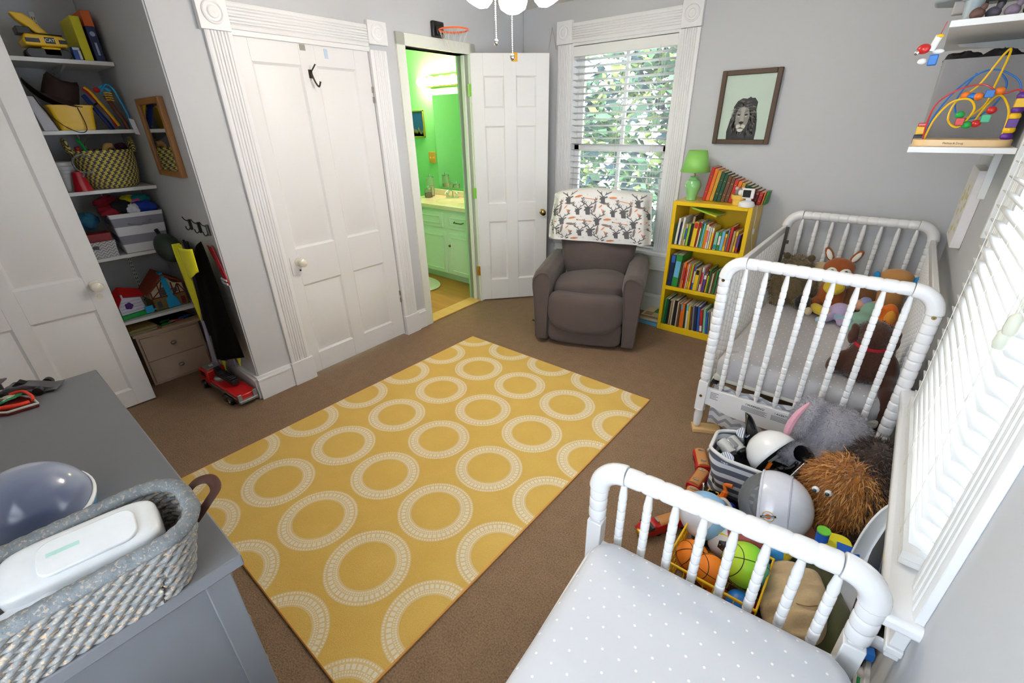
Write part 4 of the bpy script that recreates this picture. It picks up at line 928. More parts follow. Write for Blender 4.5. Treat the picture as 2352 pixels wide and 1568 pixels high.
def crumple(c,rad,mt,nm,lab,cat,seed,M=None,grp=None):
    r_=random.Random(seed); ph=[(r_.uniform(2,6),r_.uniform(0,6),r_.uniform(2,5),r_.uniform(0,6)) for _ in range(3)]
    def fn(u,v):
        a=2*PI*u; b=PI*(v-.5); d=1+sum(.10*math.sin(p[0]*a//1*1+p[1]+math.sin(p[2]*b*2+p[3])) for p in ph) if False else 1+.13*math.sin(3*a+ph[0][1]+2*b)+.09*math.sin(5*a*1+ph[1][1]-4*b)+.06*math.sin(8*b+ph[2][1]+2*a)
        return (c[0]+rad[0]*d*math.cos(b)*math.cos(a),c[1]+rad[1]*d*math.cos(b)*math.sin(a),c[2]+rad[2]*d*math.sin(b))
    o=G().grid(fn,28,16,closed=True).ob(nm,mt,sm=180,weld=True); 
    if M is not None: o.matrix_world=M
    return tag(o,lab,cat,grp)
hats=[((-.09,-.05,.245),(.06,.06,.035),0,'dark red crumpled cap at the left of the striped bin'),((-.05,-.06,.262),(.055,.05,.04),1,'black cap in the middle of the striped bin'),((.055,-.06,.25),(.07,.05,.035),2,'royal blue costume cloth at the front of the striped bin'),((.0,-.095,.25),(.03,.03,.03),5,'white pleated cloth at the front edge of the striped bin'),((.06,.02,.29),(.05,.05,.03),6,'teal cloth at the top right of the striped bin'),((.01,.03,.29),(.05,.04,.028),4,'yellow and black cloth at the top of the striped bin'),((.04,-.02,.283),(.025,.02,.02),7,'small pink cloth on top of the striped bin'),((-.08,.05,.28),(.07,.06,.04),0,'dark red cloth at the back of the striped bin')]
for k,(c,rd,mi,lab) in enumerate(hats): crumple(c,rd,CLM[mi],'costume_cloth',lab,'cloth',k+3,M,None)
crumple((0,0,.045),(.055,.05,.045),mat('slate_blue_cloth','#2d6c8c',.9),'blue_crumpled_hat','slate blue crumpled hat behind the small white basket','hat',31,AL(.50,SZ[3]+.155,-3.80))
crumple((0,0,.05),(.06,.05,.06),CLM[1],'black_hat','black hat at the far left of the fourth shelf','hat',32,AL(.43,SZ[3]+.02,-3.84))
M=AL(.505,SZ[3],-3.71); r=thing('white_chunky_basket','small white chunky-knit basket at the left of the fourth shelf','basket',M=M)
g=G(); tap(g,.12,.13,.135,.14,.095,.005,5,.012); m=mat('chunky_white_weave','#d4d2d2',.85,var=0,bump=0); n=N(m); a=n.o('ADD',n.x,n.y); v=n.frac(n.o('ADD',n.z,n.o('MULTIPLY',n.o('ABSOLUTE',n.o('SUBTRACT',n.frac(a,.03,-3),.5)),.03)),.017,-3); n.color(n.mix(n.o('LESS_THAN',v,.22),'#dcdada','#6f6d70')); n.bump(v,.6,.004); g.ob('basket_body',m,r,sm=40)
G().box(-.05,-.0735,.055,-.022,-.069,.073).ob('handle_hole',M_BLACK,r)
r2_=boxthing('red_box','dark red box sitting in the small white basket','box',M@Tr(-.055,-.05,.03),.115,.1,.11,mat('dark_red_card','#8e1016',.5))
# shelf 5: farmhouse and timbered house
M=AL(.525,SZ[4],-3.68,math.radians(8)); r=thing('toy_farmhouse','white toy farmhouse with a red roof and purple flower on the lowest shelf','toy house',M=M)
M_TW=mat('toy_white','#d9d5e4',.4)
XZ=Matrix(((1,0,0,0),(0,0,1,0),(0,1,0,0),(0,0,0,1)))
G().prism([(-.065,.03),(.075,.03),(.065,.12),(-.03,.145),(-.065,.09)],0,.1,M=XZ).ob('walls',M_TW,r,bev=.003)
g=G()
for k in range(4): g.box(-.06,-.0015,.045+.021*k,.066-.003*k,.001,.0475+.021*k)
g.ob('siding_lines',mat('lilac_line','#a9a0c4',.6),r,sm=0)
G().box(-.072,-.012,.0,.09,.11,.03).ob('base',M_GRN,r,bev=.004)
g=G(); 
for k in range(5): a=2*PI*k/5; g.lathe([(.0115,0),(.0115,.003),(.0001,.003)],16,M=Tr(-.012+.012*math.cos(a),0,.082+.012*math.sin(a))@Rx(PI/2))
g.ob('flower_window',M_PUR,r)
G().add([(-.035,-.012,.15),(.085,-.012,.125),(.085,.06,.16),(-.02,.06,.2),(-.075,-.012,.085),(-.095,.06,.14)],[(0,1,2,3),(0,3,5,4)]).ob('roof',M_RED,r,solid=.008,sm=0)
G().box(-.04,-.014,.135,-.03,.0,.165).ob('chimney_post',M_TW,r); G().ell((-.09,.05,.19),(.022,.018,.012)).ob('yellow_top',M_YELP,r); G().box(-.1,.02,.1,-.075,.05,.13).ob('blue_box',M_CYAN,r)
M=AL(.745,SZ[4],-3.69,math.radians(6)); r=thing('toy_timbered_house','brown-roofed half-timbered toy house with a blue drawbridge on the lowest shelf','toy house',M=M)
M_CR=mat('cream_plaster','#d8c9a8',.7); M_TB=mat('timber_red_brown','#6b2a1e',.7); M_ST=mat('stone_tan','#8d7a4c',.8,var=.35,sc=60,bump=.3); M_RF=mat('rust_roof','#8b3a20',.7,var=.2,bump=.3,sc=50)
G().box(-.105,0,.004,.1,.13,.085).ob('stone_base',M_ST,r,bev=.003); G().prism([(-.105,.085),(.1,.085),(.1,.15),(.045,.165),(.0,.225),(-.06,.17),(-.105,.13)],.002,.128,M=XZ).ob('plaster_walls',M_CR,r)
g=G()
def beam(x0,z0,x1,z1,w=.006): g.prism([(x0-w/2,z0),(x0+w/2,z0),(x1+w/2,z1),(x1-w/2,z1)] if abs(z1-z0)>abs(x1-x0) else [(x0,z0-w/2),(x1,z1-w/2),(x1,z1+w/2),(x0,z0+w/2)],-.004,.003,M=XZ)
for a in ((-.105,.088,.1,.088),(-.1,.088,-.1,.14),(-.05,.088,-.05,.175),(.03,.088,.03,.17),(.065,.088,.065,.155),(.098,.088,.098,.15),(-.1,.135,-.01,.21),(.01,.215,.1,.15),(-.1,.09,-.055,.125),(.035,.09,.06,.15),(.07,.15,.095,.092),(-.05,.125,.03,.125),(-.105,.004,-.105,.085),(.098,.004,.098,.085),(-.045,.13,-.02,.19)): beam(*a)
g.ob('timber_beams',M_TB,r,sm=0)
for a in ((-.045,.095,-.015,.12),(-.04,.13,-.015,.15),(.035,.1,.055,.13),(-.085,.02,-.06,.06)): G().box(a[0],-.003,a[1],a[2],.001,a[3]).ob('toy_window',mat('toy_window_grey','#4d6270',.3) if 'toy_window_grey' not in bpy.data.materials else bpy.data.materials['toy_window_grey'],r,sm=0)
G().box(.06,-.003,.01,.085,.001,.06).ob('toy_door',mat('toy_door_red','#7a1c1c',.5),r,sm=0)
G().add([(-.01,-.015,.235),(.11,-.015,.15),(.11,.14,.16),(-.01,.14,.25),(-.125,-.015,.12),(-.125,.14,.13)],[(0,1,2,3),(0,3,5,4)]).ob('roof',M_RF,r,solid=.01,sm=0)
g=G(); g.prism([(-.03,.006),(.045,.006),(.03,.07),(.018,.085),(.008,.215),(-.025,.2),(-.012,.08),(-.03,.07)],-.014,-.005,M=XZ); g.ob('drawbridge',M_CYAN,r,bev=.002); G().box(-.018,-.012,.2,.0,.04,.25).ob('drawbridge_top',M_CYAN,r,bev=.002)
G().box(-.165,-.02,.012,-.118,-.012,.058).box(-.12,-.016,.02,-.1,-.008,.03).ob('side_flap',M_CYAN,r,bev=.002); G().box(-.118,-.01,.0,.108,.135,.006).ob('ground_plate',mat('moss_green','#5b6b35',.8),r)
# nightstand with two drawers
M=AL(.655,0,-3.62); r=thing('small_drawer_unit','pale wood two-drawer unit under the alcove shelves','drawer unit',M=M)
M_NW=wood('pale_taupe_wood','#b59a84','#c4ab95',0,.55,.6)
g=G(); g.box(-.185,.012,.0,.185,.36,.37); g.ob('carcass',M_NW,r,bev=.002); G().box(-.2,-.012,.37,.2,.36,.388).ob('top',M_NW,r,bev=.003)
for z0,z1 in ((.02,.178),(.186,.35)):
    d=G().box(-.17,.0,z0,.17,.02,z1).ob('drawer',M_NW,r,bev=.002)
    G().ell((0,-.012,(z0+z1)/2+.003),(.018,.012,.012),n=18).cyl((0,-.01,(z0+z1)/2+.003),(0,.0,(z0+z1)/2+.003),.006).ob('knob',M_NICKEL,d)
M_PZW=wood('puzzle_wood','#8a7a58','#a8966c',0,.5)
r=thing('wooden_puzzle','wooden tray puzzle with coloured vehicles on top of the drawer unit','puzzle',M=AL(.745,.3885,-3.63,math.radians(10)))
g=G(); g.box(-.125,0,0,.115,.3,.008).box(-.125,0,.008,-.118,.3,.013).box(.108,0,.008,.115,.3,.013).box(-.125,0,.008,.115,.007,.013).ob('tray',M_PZW,r,bev=.001)
G().box(-.118,.007,.008,.108,.3,.0095).ob('picture_base',mat('puzzle_black','#1c1c1e',.6),r,sm=0)
for k,(x,y,c) in enumerate(((-.08,.04,M_GRN),(-.03,.05,mat('peach','#d9a183',.6)),(.0,.03,M_RED),(.04,.06,M_BLUE),(.075,.07,M_BLUE),(-.06,.1,M_GRN))):
    g=G(Tr(x,y,.0096)); g.prism([(-.028,-.012),(.028,-.012),(.03,0),(.012,.004),(.006,.016),(-.014,.016),(-.02,.004),(-.03,0)],0,.004); g.ob('puzzle_piece',c,r)
for k,(dz,c) in enumerate(((0,M_GRN),(.016,mat('puzzle_art_tan','#b59a5a',.6,var=.4,sc=60)))):
    r=thing('wooden_puzzle',('lower' if k==0 else 'upper')+' wooden puzzle of the small stack at the left of the drawer unit','puzzle',M=AL(.52+.004*k,.3885+dz,-3.63,math.radians(6)))
    G().box(-.07,0,0,.085,.25,.012).ob('tray',M_PZW,r,bev=.001); G().box(-.06,.006,.012,.075,.24,.0135).ob('picture_base',c,r,sm=0)
# framed mirror on the side wall
r=thing('oak_framed_mirror','tall narrow oak-framed mirror on the shaded alcove side wall','mirror',(-3.19,.872,1.555))
g=G(); w,h,f=.192,.195,.03
g.box(-w,-.028,-h,-w+f,0,h).box(w-f,-.028,-h,w,0,h).box(-w+f,-.028,-h,w-f,0,-h+f).box(-w+f,-.028,h-f,w-f,0,h); g.ob('frame',wood('oak_frame','#8a5a30','#a8733f',2,.45),r,bev=.003); G().box(-w+f,-.018,-h+f,w-f,-.004,h-f).ob('glass',mat('dim_mirror','#b8b8b4',.04,1,var=0),r,sm=0)
for k in range(9): 
    pass
# hooks, cape, cap and clothes
M_HK=mat('dark_hook','#3a3a3c',.4,.6)
HK=[]
for k,x in enumerate((-3.19,-3.045,-2.915)):
    h=G().box(x-.008,.858,1.06,x+.008,.871,1.12).tube(cr([(x,.862,1.075),(x,.848,1.062),(x,.84,1.07),(x,.838,1.085)],5),.003,8).tube(cr([(x,.862,1.11),(x,.845,1.12),(x,.835,1.14)],4),.003,8).ob('wall_hook',M_HK); tag(h,'dark metal coat hook on the alcove side wall, %s from the shelves'%ORD[k],'hook','coat hooks'); HK.append(h)
M_CB=mat('black_satin','#060607',.8,var=.1); M_CB.node_tree.nodes['Principled BSDF'].inputs['Specular IOR Level'].default_value=.12; M_CY=mat('yellow_satin','#e2dc1e',.5,bump=.15,sc=12)
r=thing('costume_cape','black and yellow satin cape hanging from the alcove hooks','cape',(-3.0,.84,1.05)); g0=lambda:G(Tr(3.0,-.84,-1.05))
def cape(u,v):
    xl=lerp(-3.12,-3.275,v); xr=lerp(-2.95,-2.775,v**.7); z=lerp(1.0,lerp(.19,.37,u),v) if True else 0
    z=lerp(lerp(.87,1.03,smooth(u)),lerp(.20,.36,u),v)
    return (lerp(xl,xr,u),.80-.02*math.sin(u*5)*(1-v*.5)-.035*math.sin(PI*u)*v+.005*math.sin(u*15+v*3),z)
g=g0(); g.grid(cape,40,24); g.ob('black_panel',M_CB,r,sm=180,solid=.003)
def cy(u,v):
    w=math.sin(PI*min(1,v*1.02))**.7; x=lerp(-3.17,-3.20,v)+ (u-.5)*.15*w + .03*math.sin(v*3); return (x-.0,.775-.02*math.sin(u*7)*(1-v)-.02,lerp(1.0,.50,v))
g=g0(); g.grid(cy,20,24); g.ob('yellow_lining',M_CY,r,sm=180,solid=.003)
def cy2(u,v):
    a=PI*u; return (-3.035+.09*math.cos(PI-a)*(1-.2*v), .77-.035*math.sin(a), lerp(1.0,.845+.02*math.cos(a*2),v)+.0)
g=g0(); g.grid(cy2,24,10); g.ob('collar',M_CY,r,sm=180,solid=.003)
for x,z in ((-3.19,.19),(-2.86,.33)): g0().add([(x-.035,.80,z+.01),(x+.035,.80,z+.02),(x,.795,z-.06)],[(0,1,2)]).ob('hem_point',M_CY,r,solid=.003,sm=0)
def hang(nm,lab,cat,x0,x1,xb0,xb1,zt,zb,y,mt,tw=.02,fr=14,grp=None):
    g=G(); g.grid(lambda u,v:(lerp(lerp(x0,xb0,v),lerp(x1,xb1,v),u),y-.0+tw*math.sin(u*fr+v*2)*(.4+.6*v),lerp(zt,zb,v)),30,18); o=g.ob(nm,mt,sm=180,solid=.003); return tag(o,lab,cat)
hang('grey_robe','silvery grey robe hanging behind the yellow cape lining','robe',-3.28,-3.18,-3.34,-3.10,.92,.16,.838,mat('silver_grey_cloth','#a9a9b2',.6,bump=.1),.015)
hang('dark_blue_coat','dark navy coat hanging nearest the shelves on the alcove hooks','coat',-3.36,-3.26,-3.52,-3.34,.98,.30,.843,mat('navy_black_cloth','#23232c',.85),.016,11)
hang('lilac_scarf','pale lilac scarf trailing down to the alcove floor','scarf',-3.38,-3.34,-3.45,-3.30,.45,.09,.80,mat('lilac_cloth','#b7b1c6',.85),.012,9)
hang('red_jersey','red jersey with white trim behind the black cape','jersey',-2.97,-2.90,-2.86,-2.78,1.0,.80,.852,mat('red_jersey_cloth','#a01424',.8),.006,9)
o=G().box(-2.865,.838,.80,-2.785,.842,.812).box(-2.865,.838,.822,-2.785,.842,.832).ob('jersey_stripe',CLM[5]); jj=[x for x in bpy.data.objects if x.name=='red_jersey'][0]; o.parent=jj
r=thing('green_studded_hat','dark green helmet-like cap with yellow studs hanging on the first hook','cap',M=Tr(-3.45,.78,.93)@Ry(math.radians(35))@Rx(math.radians(20)))
M_DG=mat('dark_green_cap','#25352b',.5,var=.15); G().ell((0,0,0),(.11,.07,.07),n=28,k=16).ob('cap_shell',M_DG,r); G().tube(cr([(-.1,0,0),(-.13,0,.01),(-.14,0,.03)],5),.012,8).ob('strap',M_BLACK,r)
g=G(); 
for k in range(8): g.ell((.0+.012*k-.01,-.066+.0006*k*k,-.01+.003*k),(.003,.004,.009),n=6,k=4)
g.ob('studs',M_YELP,r)
# fire truck
r=thing('toy_fire_truck','red toy fire truck with a black ladder parked by the alcove baseboard','toy truck',M=Tr(-3.085,.765,.0)@Rz(math.radians(4))@Matrix.Scale(1.13,4))
M_CHR=M_CHROME
G().box(-.25,-.05,.025,.2,.05,.05).ob('chassis',mat('truck_grey','#6c6c70',.4,.4),r,bev=.003)
g=G(); g.prism([(.06,.045),(.2,.045),(.2,.075),(.1,.085),(.06,.085)],-.052,.052,M=XZ); g.box(-.12,-.052,.045,.06,.052,.08); g.ob('rear_body',M_RED,r,bev=.004)
g=G(); g.prism([(-.27,.04),(-.14,.04),(-.14,.125),(-.25,.125),(-.27,.085)],-.052,.052,M=XZ); g.ob('cab',M_RED,r,bev=.006)
G().prism([(-.272,.088),(-.252,.12),(-.25,.12),(-.268,.088)],-.045,.045,M=XZ).box(-.225,-.054,.085,-.17,.054,.115).ob('cab_windows',M_BLACK,r)
G().box(-.24,-.04,.125,-.16,.04,.132).ob('roof_lights',M_SILV,r,bev=.002); text('22',.03,M_WHITE,r,Tr(-.2,0,.1326))
for x in (-.21,.06,.115):
    for y in (-.055,.055): w=G().lathe([(.026,-.012),(.028,-.008),(.028,.008),(.026,.012)],20,M=Tr(x,y,.028)@Rx(PI/2)).ob('wheel',M_BLACK,r); G().lathe([(.012,-.0135),(.012,.0135)],14,M=Tr(x,y,.028)@Rx(PI/2)).ob('hubcap',M_CHR,w)
G().lathe([(.04,.08),(.04,.09),(.03,.1),(.0001,.1)],20,M=Tr(-.09,0,0)).ob('turntable',M_SILV,r)
g=G(Tr(-.09,0,.1)@Ry(math.radians(0))); g.box(-.02,-.02,.0,.19,.02,.03).box(-.04,-.015,.01,.0,.015,.045)
for k in range(9): g.box(.0+.02*k,-.024,.026,.006+.02*k,.024,.034)
g.ob('ladder',M_BLACK,r,bev=.002)
G().box(-.12,-.056,.055,.19,-.052,.066).box(.15,-.05,.03,.215,.05,.045).box(.2,-.052,.03,.208,-.03,.085).box(.2,.03,.03,.208,.052,.085).ob('silver_trim',M_SILV,r,bev=.002)
# ================= ON THE DRESSER =================
BK=Tr(-.862,-.205,DZ+.001)@Rz(math.radians(-2))
r=thing('rope_basket','oval grey-blue seagrass basket with leather handles on the dresser edge','basket',M=BK)
def rope(nm,cols,tw=60):
    m=mat(nm,cols[0],.85,var=0); n=N(m); a=n.noise(90,4); b=n.noise(210,2); c=n.mix(a,cols[0],cols[1]); 
    c=n.mix(n.o('GREATER_THAN',b,.60),c,cols[2]); n.color(c); n.bump(n.noise(260,2),.5,.002); return m
M_ROPE=rope('seagrass_blue_grey',('#4f5b68','#b0aca4','#bfa284')); M_ROPE2=rope('seagrass_rim',('#56606a','#8f9292','#a3968a'))
def oval(w,h,k,n=120):
    P=rrect(w,h,k,12); L=[0]
    for i in range(len(P)): a,b=P[i],P[(i+1)%len(P)]; L.append(L[-1]+math.hypot(b[0]-a[0],b[1]-a[1]))
    out=[]; 
    for q in range(n):
        s=q/n*L[-1]; i=max(j for j in range(len(P)) if L[j]<=s+1e-9); t=(s-L[i])/max(1e-9,L[i+1]-L[i]); a,b=P[i],P[(i+1)%len(P)]; out.append((lerp(a[0],b[0],t),lerp(a[1],b[1],t)))
    return out
BW,BL=.165,.56
nrow=9; n_=300
for j in range(nrow):
    g=G(); sc=lerp(.93,1.03,j/(nrow-1)); z=.006+j*.0118; base=oval(BW*sc,BL*sc,.055*sc,n_)
    for st in range(2):
        pts=[]
        for i,(x,y) in enumerate(base):
            x2,y2=base[(i+3)%n_]; dx,dy=x2-x,y2-y; L=math.hypot(dx,dy) or 1; nx,ny=dy/L,-dx/L
            ph=i/n_*2*PI*31+st*PI+j*1.7; o_=math.cos(ph)*.0036; pts.append((x+nx*o_,y+ny*o_,z+math.sin(ph)*.0042+.001*math.sin(i*.21+j)))
        g.tube(pts,.0047,6,closed=True)
    g.ob('woven_row',M_ROPE,r,sm=180)
g=G(); base=oval(BW*1.05,BL*1.05,.065,n_); g.tube([(x,y,.118+.0008*math.sin(i*1.3)) for i,(x,y) in enumerate(base)],[.0125+.0011*math.sin(i/n_*2*PI*150) for i in range(n_)],12,closed=True); g.ob('wrapped_rim',M_ROPE2,r,sm=180)
G().prism(rrect(BW*.93,BL*.93,.055,8),.0,.006).ob('base',M_ROPE,r)
M_LEA=mat('brown_leather','#4a2c22',.5,var=.15,bump=.2)
for s in (1,-1):
    y=s*BL*.525; pts=cr([(-.028,y-s*.004,.10),(-.03,y+s*.022,.118),(-.015,y+s*.043,.122),(.015,y+s*.043,.118),(.03,y+s*.024,.11),(.028,y-s*.002,.085)],8)
    G().tube(pts,.010,8,flat=.22).ob('leather_handle',M_LEA,r,sm=60)
# wipes
M=Tr(-.885,-.055,DZ+.062)@Rz(math.radians(-8))@Ry(math.radians(10)); r=thing('wet_wipes_pack','white plastic wipes pack lying in the rope basket','wipes',M=M)
M_WP=mat('white_wipes_plastic','#eef0f1',.3,coat=.3)
pillow(G(),(0,0,.03),(.105,.205,.055),5,44,20).ob('pack_body',M_WP,r,sm=80,weld=True)
g=G(); g.prism(rrect(.07,.125,.02,6,.005,.01),.055,.0615); g.ob('hinged_lid',M_WP,r,bev=.002)
G().box(-.004,-.04,.0616,.004,-.0,.062).ob('green_print',mat('pale_green_print','#b7dcd0',.6),r,sm=0)
# diapers
M_DP=mat('white_diaper','#eceef2',.8,bump=.2,sc=40); M_DPP=mat('pastel_print','#9fd0c6',.8,var=.3)
for k,(x,y,rz) in enumerate(((-.845,-.03,-.1),(-.84,-.13,.05),(-.835,-.23,.1),(-.875,-.28,-.2))):
    M=Tr(x,y,DZ+.055)@Rz(rz)@Ry(math.radians(20)); r=thing('folded_diaper','folded white nappy with pastel print beside the wipes pack in the basket' if k==0 else 'folded white nappy in the rope basket, %s behind the wipes pack'%ORD[k-1],'nappy',M=M,group='folded nappies')
    pillow(G(),(0,0,0),(.06,.11,.07),3,warp=lambda q:Vector((q.x+.004*math.sin(q.y*160),q.y,q.z+.004*math.sin(q.y*90+q.x*60)))).ob('body',M_DP,r,sm=120,weld=True)
    g=G(); 
    for i in range(4): g.ell((-.0+.012*math.sin(i),-.04+.026*i,.035),(.006,.004,.002),n=8,k=5)
    g.ob('print_marks',M_DPP,r)
o=G().ell((0,0,0),(.012,.02,.008)).ob('red_tab',mat('red_tab_plastic','#d43a4a',.5)); o.location=(-.925,-.16,DZ+.1); tag(o,'small red tab on the nappies in the basket','tab')
# translucent bowl ball
M=Tr(-1.185,-.105,DZ); r=thing('nightlight_dome','bluish translucent dome night light with a blue base behind the basket','night light',M=M)
m=mat('smoky_blue_dome','#5e6f9c',.22,var=0,coat=.6); b_=m.node_tree.nodes['Principled BSDF']; 
tm_=m.node_tree; lw=tm_.nodes.new('ShaderNodeLayerWeight'); lw.inputs[0].default_value=.45; mx=tm_.nodes.new('ShaderNodeMix'); mx.data_type='RGBA'; mx.inputs[6].default_value=(*hexc('#505a78'),1); mx.inputs[7].default_value=(*hexc('#b9c2d8'),1); tm_.links.new(lw.outputs['Facing'],mx.inputs[0]); tm_.links.new(mx.outputs[2],b_.inputs['Base Color'])
G(Tr(0,0,.0)@Ry(math.radians(14))).lathe([(.092*math.cos(a),.045+.085*math.sin(a)) for a in [PI/2*k/14 for k in range(15)]],44,cap=False).ob('dome',m,r,sm=180)
G(Ry(math.radians(14))).lathe([(.0955,.038),(.0965,.044),(.093,.05)],44,cap=False).ob('white_ring',M_WP,r,solid=.002)
G(Ry(math.radians(14))).lathe([(.04,-.02),(.07,-.012),(.09,.015),(.095,.038),(.0001,.038)],40).ob('base',M_CYAN,r)
crumple((0,0,.04),(.045,.05,.04),mat('pale_blue_cloth','#b5c4e2',.8),'baby_cloth','pale blue cloth tucked behind the night light','cloth',9,Tr(-1.06,-.27,DZ))
# model car
M=Tr(-1.945+.04,-.05,DZ)@Rz(math.radians(62)); r=thing('toy_race_car','dark grey toy race car with a rear wing on the dresser corner','toy car',M=M)
M_GR=mat('gunmetal_plastic','#5d5b60',.35,.3)
g=G(); g.prism([(-.045,.01),(.07,.006),(.08,.010),(.045,.024),(.01,.034),(-.03,.03),(-.05,.022)],-.018,.018,M=XZ).box(.035,-.03,.006,.085,.03,.011).box(-.04,-.03,.008,.03,.03,.018); g.ob('body',M_GR,r,bev=.002)
G().prism([(-.005,.03),(.012,.034),(-.004,.044),(-.02,.032)],-.01,.01,M=XZ).ob('canopy',M_BLACK,r)
g=G(); g.box(-.068,-.034,.042,-.045,.034,.046).box(-.06,-.012,.02,-.05,-.008,.043).box(-.06,.008,.02,-.05,.012,.043); g.ob('rear_wing',M_GR,r)
for x in (-.035,.045):
    for y in (-.031,.031): G().cyl((x,y-.007,.013),(x,y+.007,.013),.013,n=16).ob('wheel',M_BLACK,r,bev=.001)
# triangular tray
M=Tr(-1.825,-.085,DZ)@Rz(math.radians(40)); r=thing('trinket_tray','angular white-rimmed red trinket tray of small things on the dresser','tray',M=M)
tp=[(.075,-.0),(.03,-.045),(-.06,-.05),(-.06,.05),(.02,.035)]
G().prism(tp,.002,.006).ob('dish',mat('dark_red_glaze','#6d1418',.3),r); g=G(); g.tube([(x,y,.012) for x,y in tp],.0035,6,closed=True); g.ob('rim',mat('cream_rim','#c9d0bf',.4),r)
o=G(M).tube(cr([(-.03,-.035,.018),(-.01,-.0,.024),(-.012,.025,.02),(-.02,.045,.018)],6),.0085,8,flat=.2).ob('green_wristband',mat('green_silicone','#0e8a52',.5)); tag(o,'green wristband with pale letters on the trinket tray','wristband')
text('M J D',.011,M_WHITE,o,M@Tr(-.012,.003,.0268)@Rz(math.radians(95)))
o=G(M).tube(cr([(-.06,.04,.014),(-.02,.052,.022),(.03,.03,.02),(.05,.012,.015)],6),.004,8).ob('orange_bracelet',mat('orange_beads','#e8381c',.5,var=.2,sc=200)); tag(o,'upper orange-red beaded cord on the trinket tray','bracelet','orange beaded bracelets')
o=G(M).tube(cr([(-.035,-.03,.012),(.0,-.028,.016),(.035,-.01,.015),(.045,.005,.014)],6),.006,8).ob('orange_bracelet',bpy.data.materials['orange_beads']); tag(o,'thick orange-red beaded strand along the near edge of the trinket tray','bracelet','orange beaded bracelets')
o=G(M).ell((-.035,-.005,.018),(.02,.016,.01)).ob('dark_stone',mat('dark_olive_stone','#2c2a18',.15,coat=.8)); tag(o,'glossy dark oval stone in the trinket tray','stone')
o=G(M).ell((-.038,.03,.014),(.02,.012,.006)).ob('shell',mat('pale_shell','#c9c0a2',.5,var=.2)); tag(o,'pale shell in the trinket tray','shell')
# ================= PLUSH HELPERS =================
def blob(nm,ells,mt,par,vox=.012,sm=6):
    """continuous soft body: ellipsoids fused by a voxel remesh. ells: (center, radii, euler?)"""
    g=G()
    for e in ells:
        R=Euler(e[2]) if len(e)>2 else None
        g.ell(e[0],e[1],R=R,n=20,k=12)
    o=g.ob(nm,mt,par,sm=0)
    m=o.modifiers.new('r','REMESH'); m.mode='VOXEL'; m.voxel_size=vox; m.use_smooth_shade=True
    s=o.modifiers.new('s','SMOOTH'); s.iterations=sm; s.factor=.6
    return o
def fur(nm,ells,n,L,w,mats_,par,seed=1,comb=(0,0,-.4),rnd=.35,mfn=None,inset=0,kind=None):
    rs=np.random.RandomState(seed); areas=[]; Ms=[]
    for e in ells:
        R=(Euler(e[2]) if len(e)>2 else Euler((0,0,0))).to_matrix(); Ms.append((np.array(e[0]),np.array(e[1] if hasattr(e[1],'__len__') else (e[1],)*3),np.array(R))); r=Ms[-1][1]; areas.append((r[0]*r[1]+r[1]*r[2]+r[0]*r[2]))
    areas=np.array(areas)/sum(areas); vs=[];fs=[];ms=[]
    cb=np.array(comb)
    cnt=0
    while cnt<n:
        k=rs.choice(len(ells),p=areas); c,r,R=Ms[k]; d=rs.normal(size=3); d/=np.linalg.norm(d)
        p=c+R@(r*d); nn=R@(d/r); nn/=np.linalg.norm(nn)
        bad=False
        for j,(c2,r2,R2) in enumerate(Ms):
            if j!=k and np.linalg.norm((R2.T@(p-c2))/r2)<.97: bad=True;break
        if bad: continue
        cnt+=1; p=p-nn*inset
        l=L*rs.uniform(.6,1.25); dr=nn+cb*rs.uniform(.5,1.2)+rs.normal(size=3)*rnd; dr/=np.linalg.norm(dr)
        sd=np.cross(dr,rs.normal(size=3)); sd/=np.linalg.norm(sd)+1e-9
        d2=dr+cb*.9+rs.normal(size=3)*rnd*.5; d2/=np.linalg.norm(d2)
        q1=p+dr*l*.5; q2=q1+d2*l*.5; ww=w*rs.uniform(.7,1.2); b=len(vs)
        vs+= [p-sd*ww/2,p+sd*ww/2,q1+sd*ww*.35,q1-sd*ww*.35,q2]; fs+=[(b,b+1,b+2,b+3),(b+3,b+2,b+4)]
        mi=mfn(p,rs) if mfn else rs.randint(len(mats_)); ms+=[mi,mi]
    me=bpy.data.meshes.new(nm); me.from_pydata([tuple(v) for v in vs],[],fs)
    for x in mats_: me.materials.append(x)
    me.polygons.foreach_set('material_index',ms); me.shade_smooth(); me.update()
    o=bpy.data.objects.new(nm,me); COL.objects.link(o); o.parent=par
    if kind: o['kind']=kind
    return o
def pm(nm,c,**k): return mat(nm,c,.95,sheen=.3,bump=.4,sc=180,bd=.003,var=.12,**k)
# ---- chocolate dog plush at the near end of the crib
r=thing('plush_dog','chocolate brown plush dog with a red collar sitting in the crib','plush toy',(.085,2.51,.462)); r.scale=(.93,.93,.93)
M_CH=pm('chocolate_plush','#4a2a1c')
E1=[((.0,0,.07),(.105,.095,.09)),((.0,.01,.13),(.085,.075,.08)),((.0,.03,.235),(.075,.08,.07)),((.005,.1,.22),(.045,.06,.04))]
A1=[((-.10,.05,.03),(.05,.10,.035)),((.09,.10,.03),(.045,.09,.035))]
blob('body',E1+A1+[((.10,-.06,.03),(.05,.07,.04)),((.115,-.135,-.0),(.033,.05,.045),(.6,0,0)),((.115,-.165,-.07),(.03,.028,.07)),((.11,-.17,-.15),(.03,.028,.06)),((-.11,-.02,.07),(.04,.045,.075),(0,.5,0)),((.105,0,.09),(.035,.045,.08),(0,-.35,0))],M_CH,r,.011)
fur('fur',E1,2600,.012,.0022,[M_CH,pm('dark_chocolate_plush','#33190f')],r,3,(0,0,-.6))
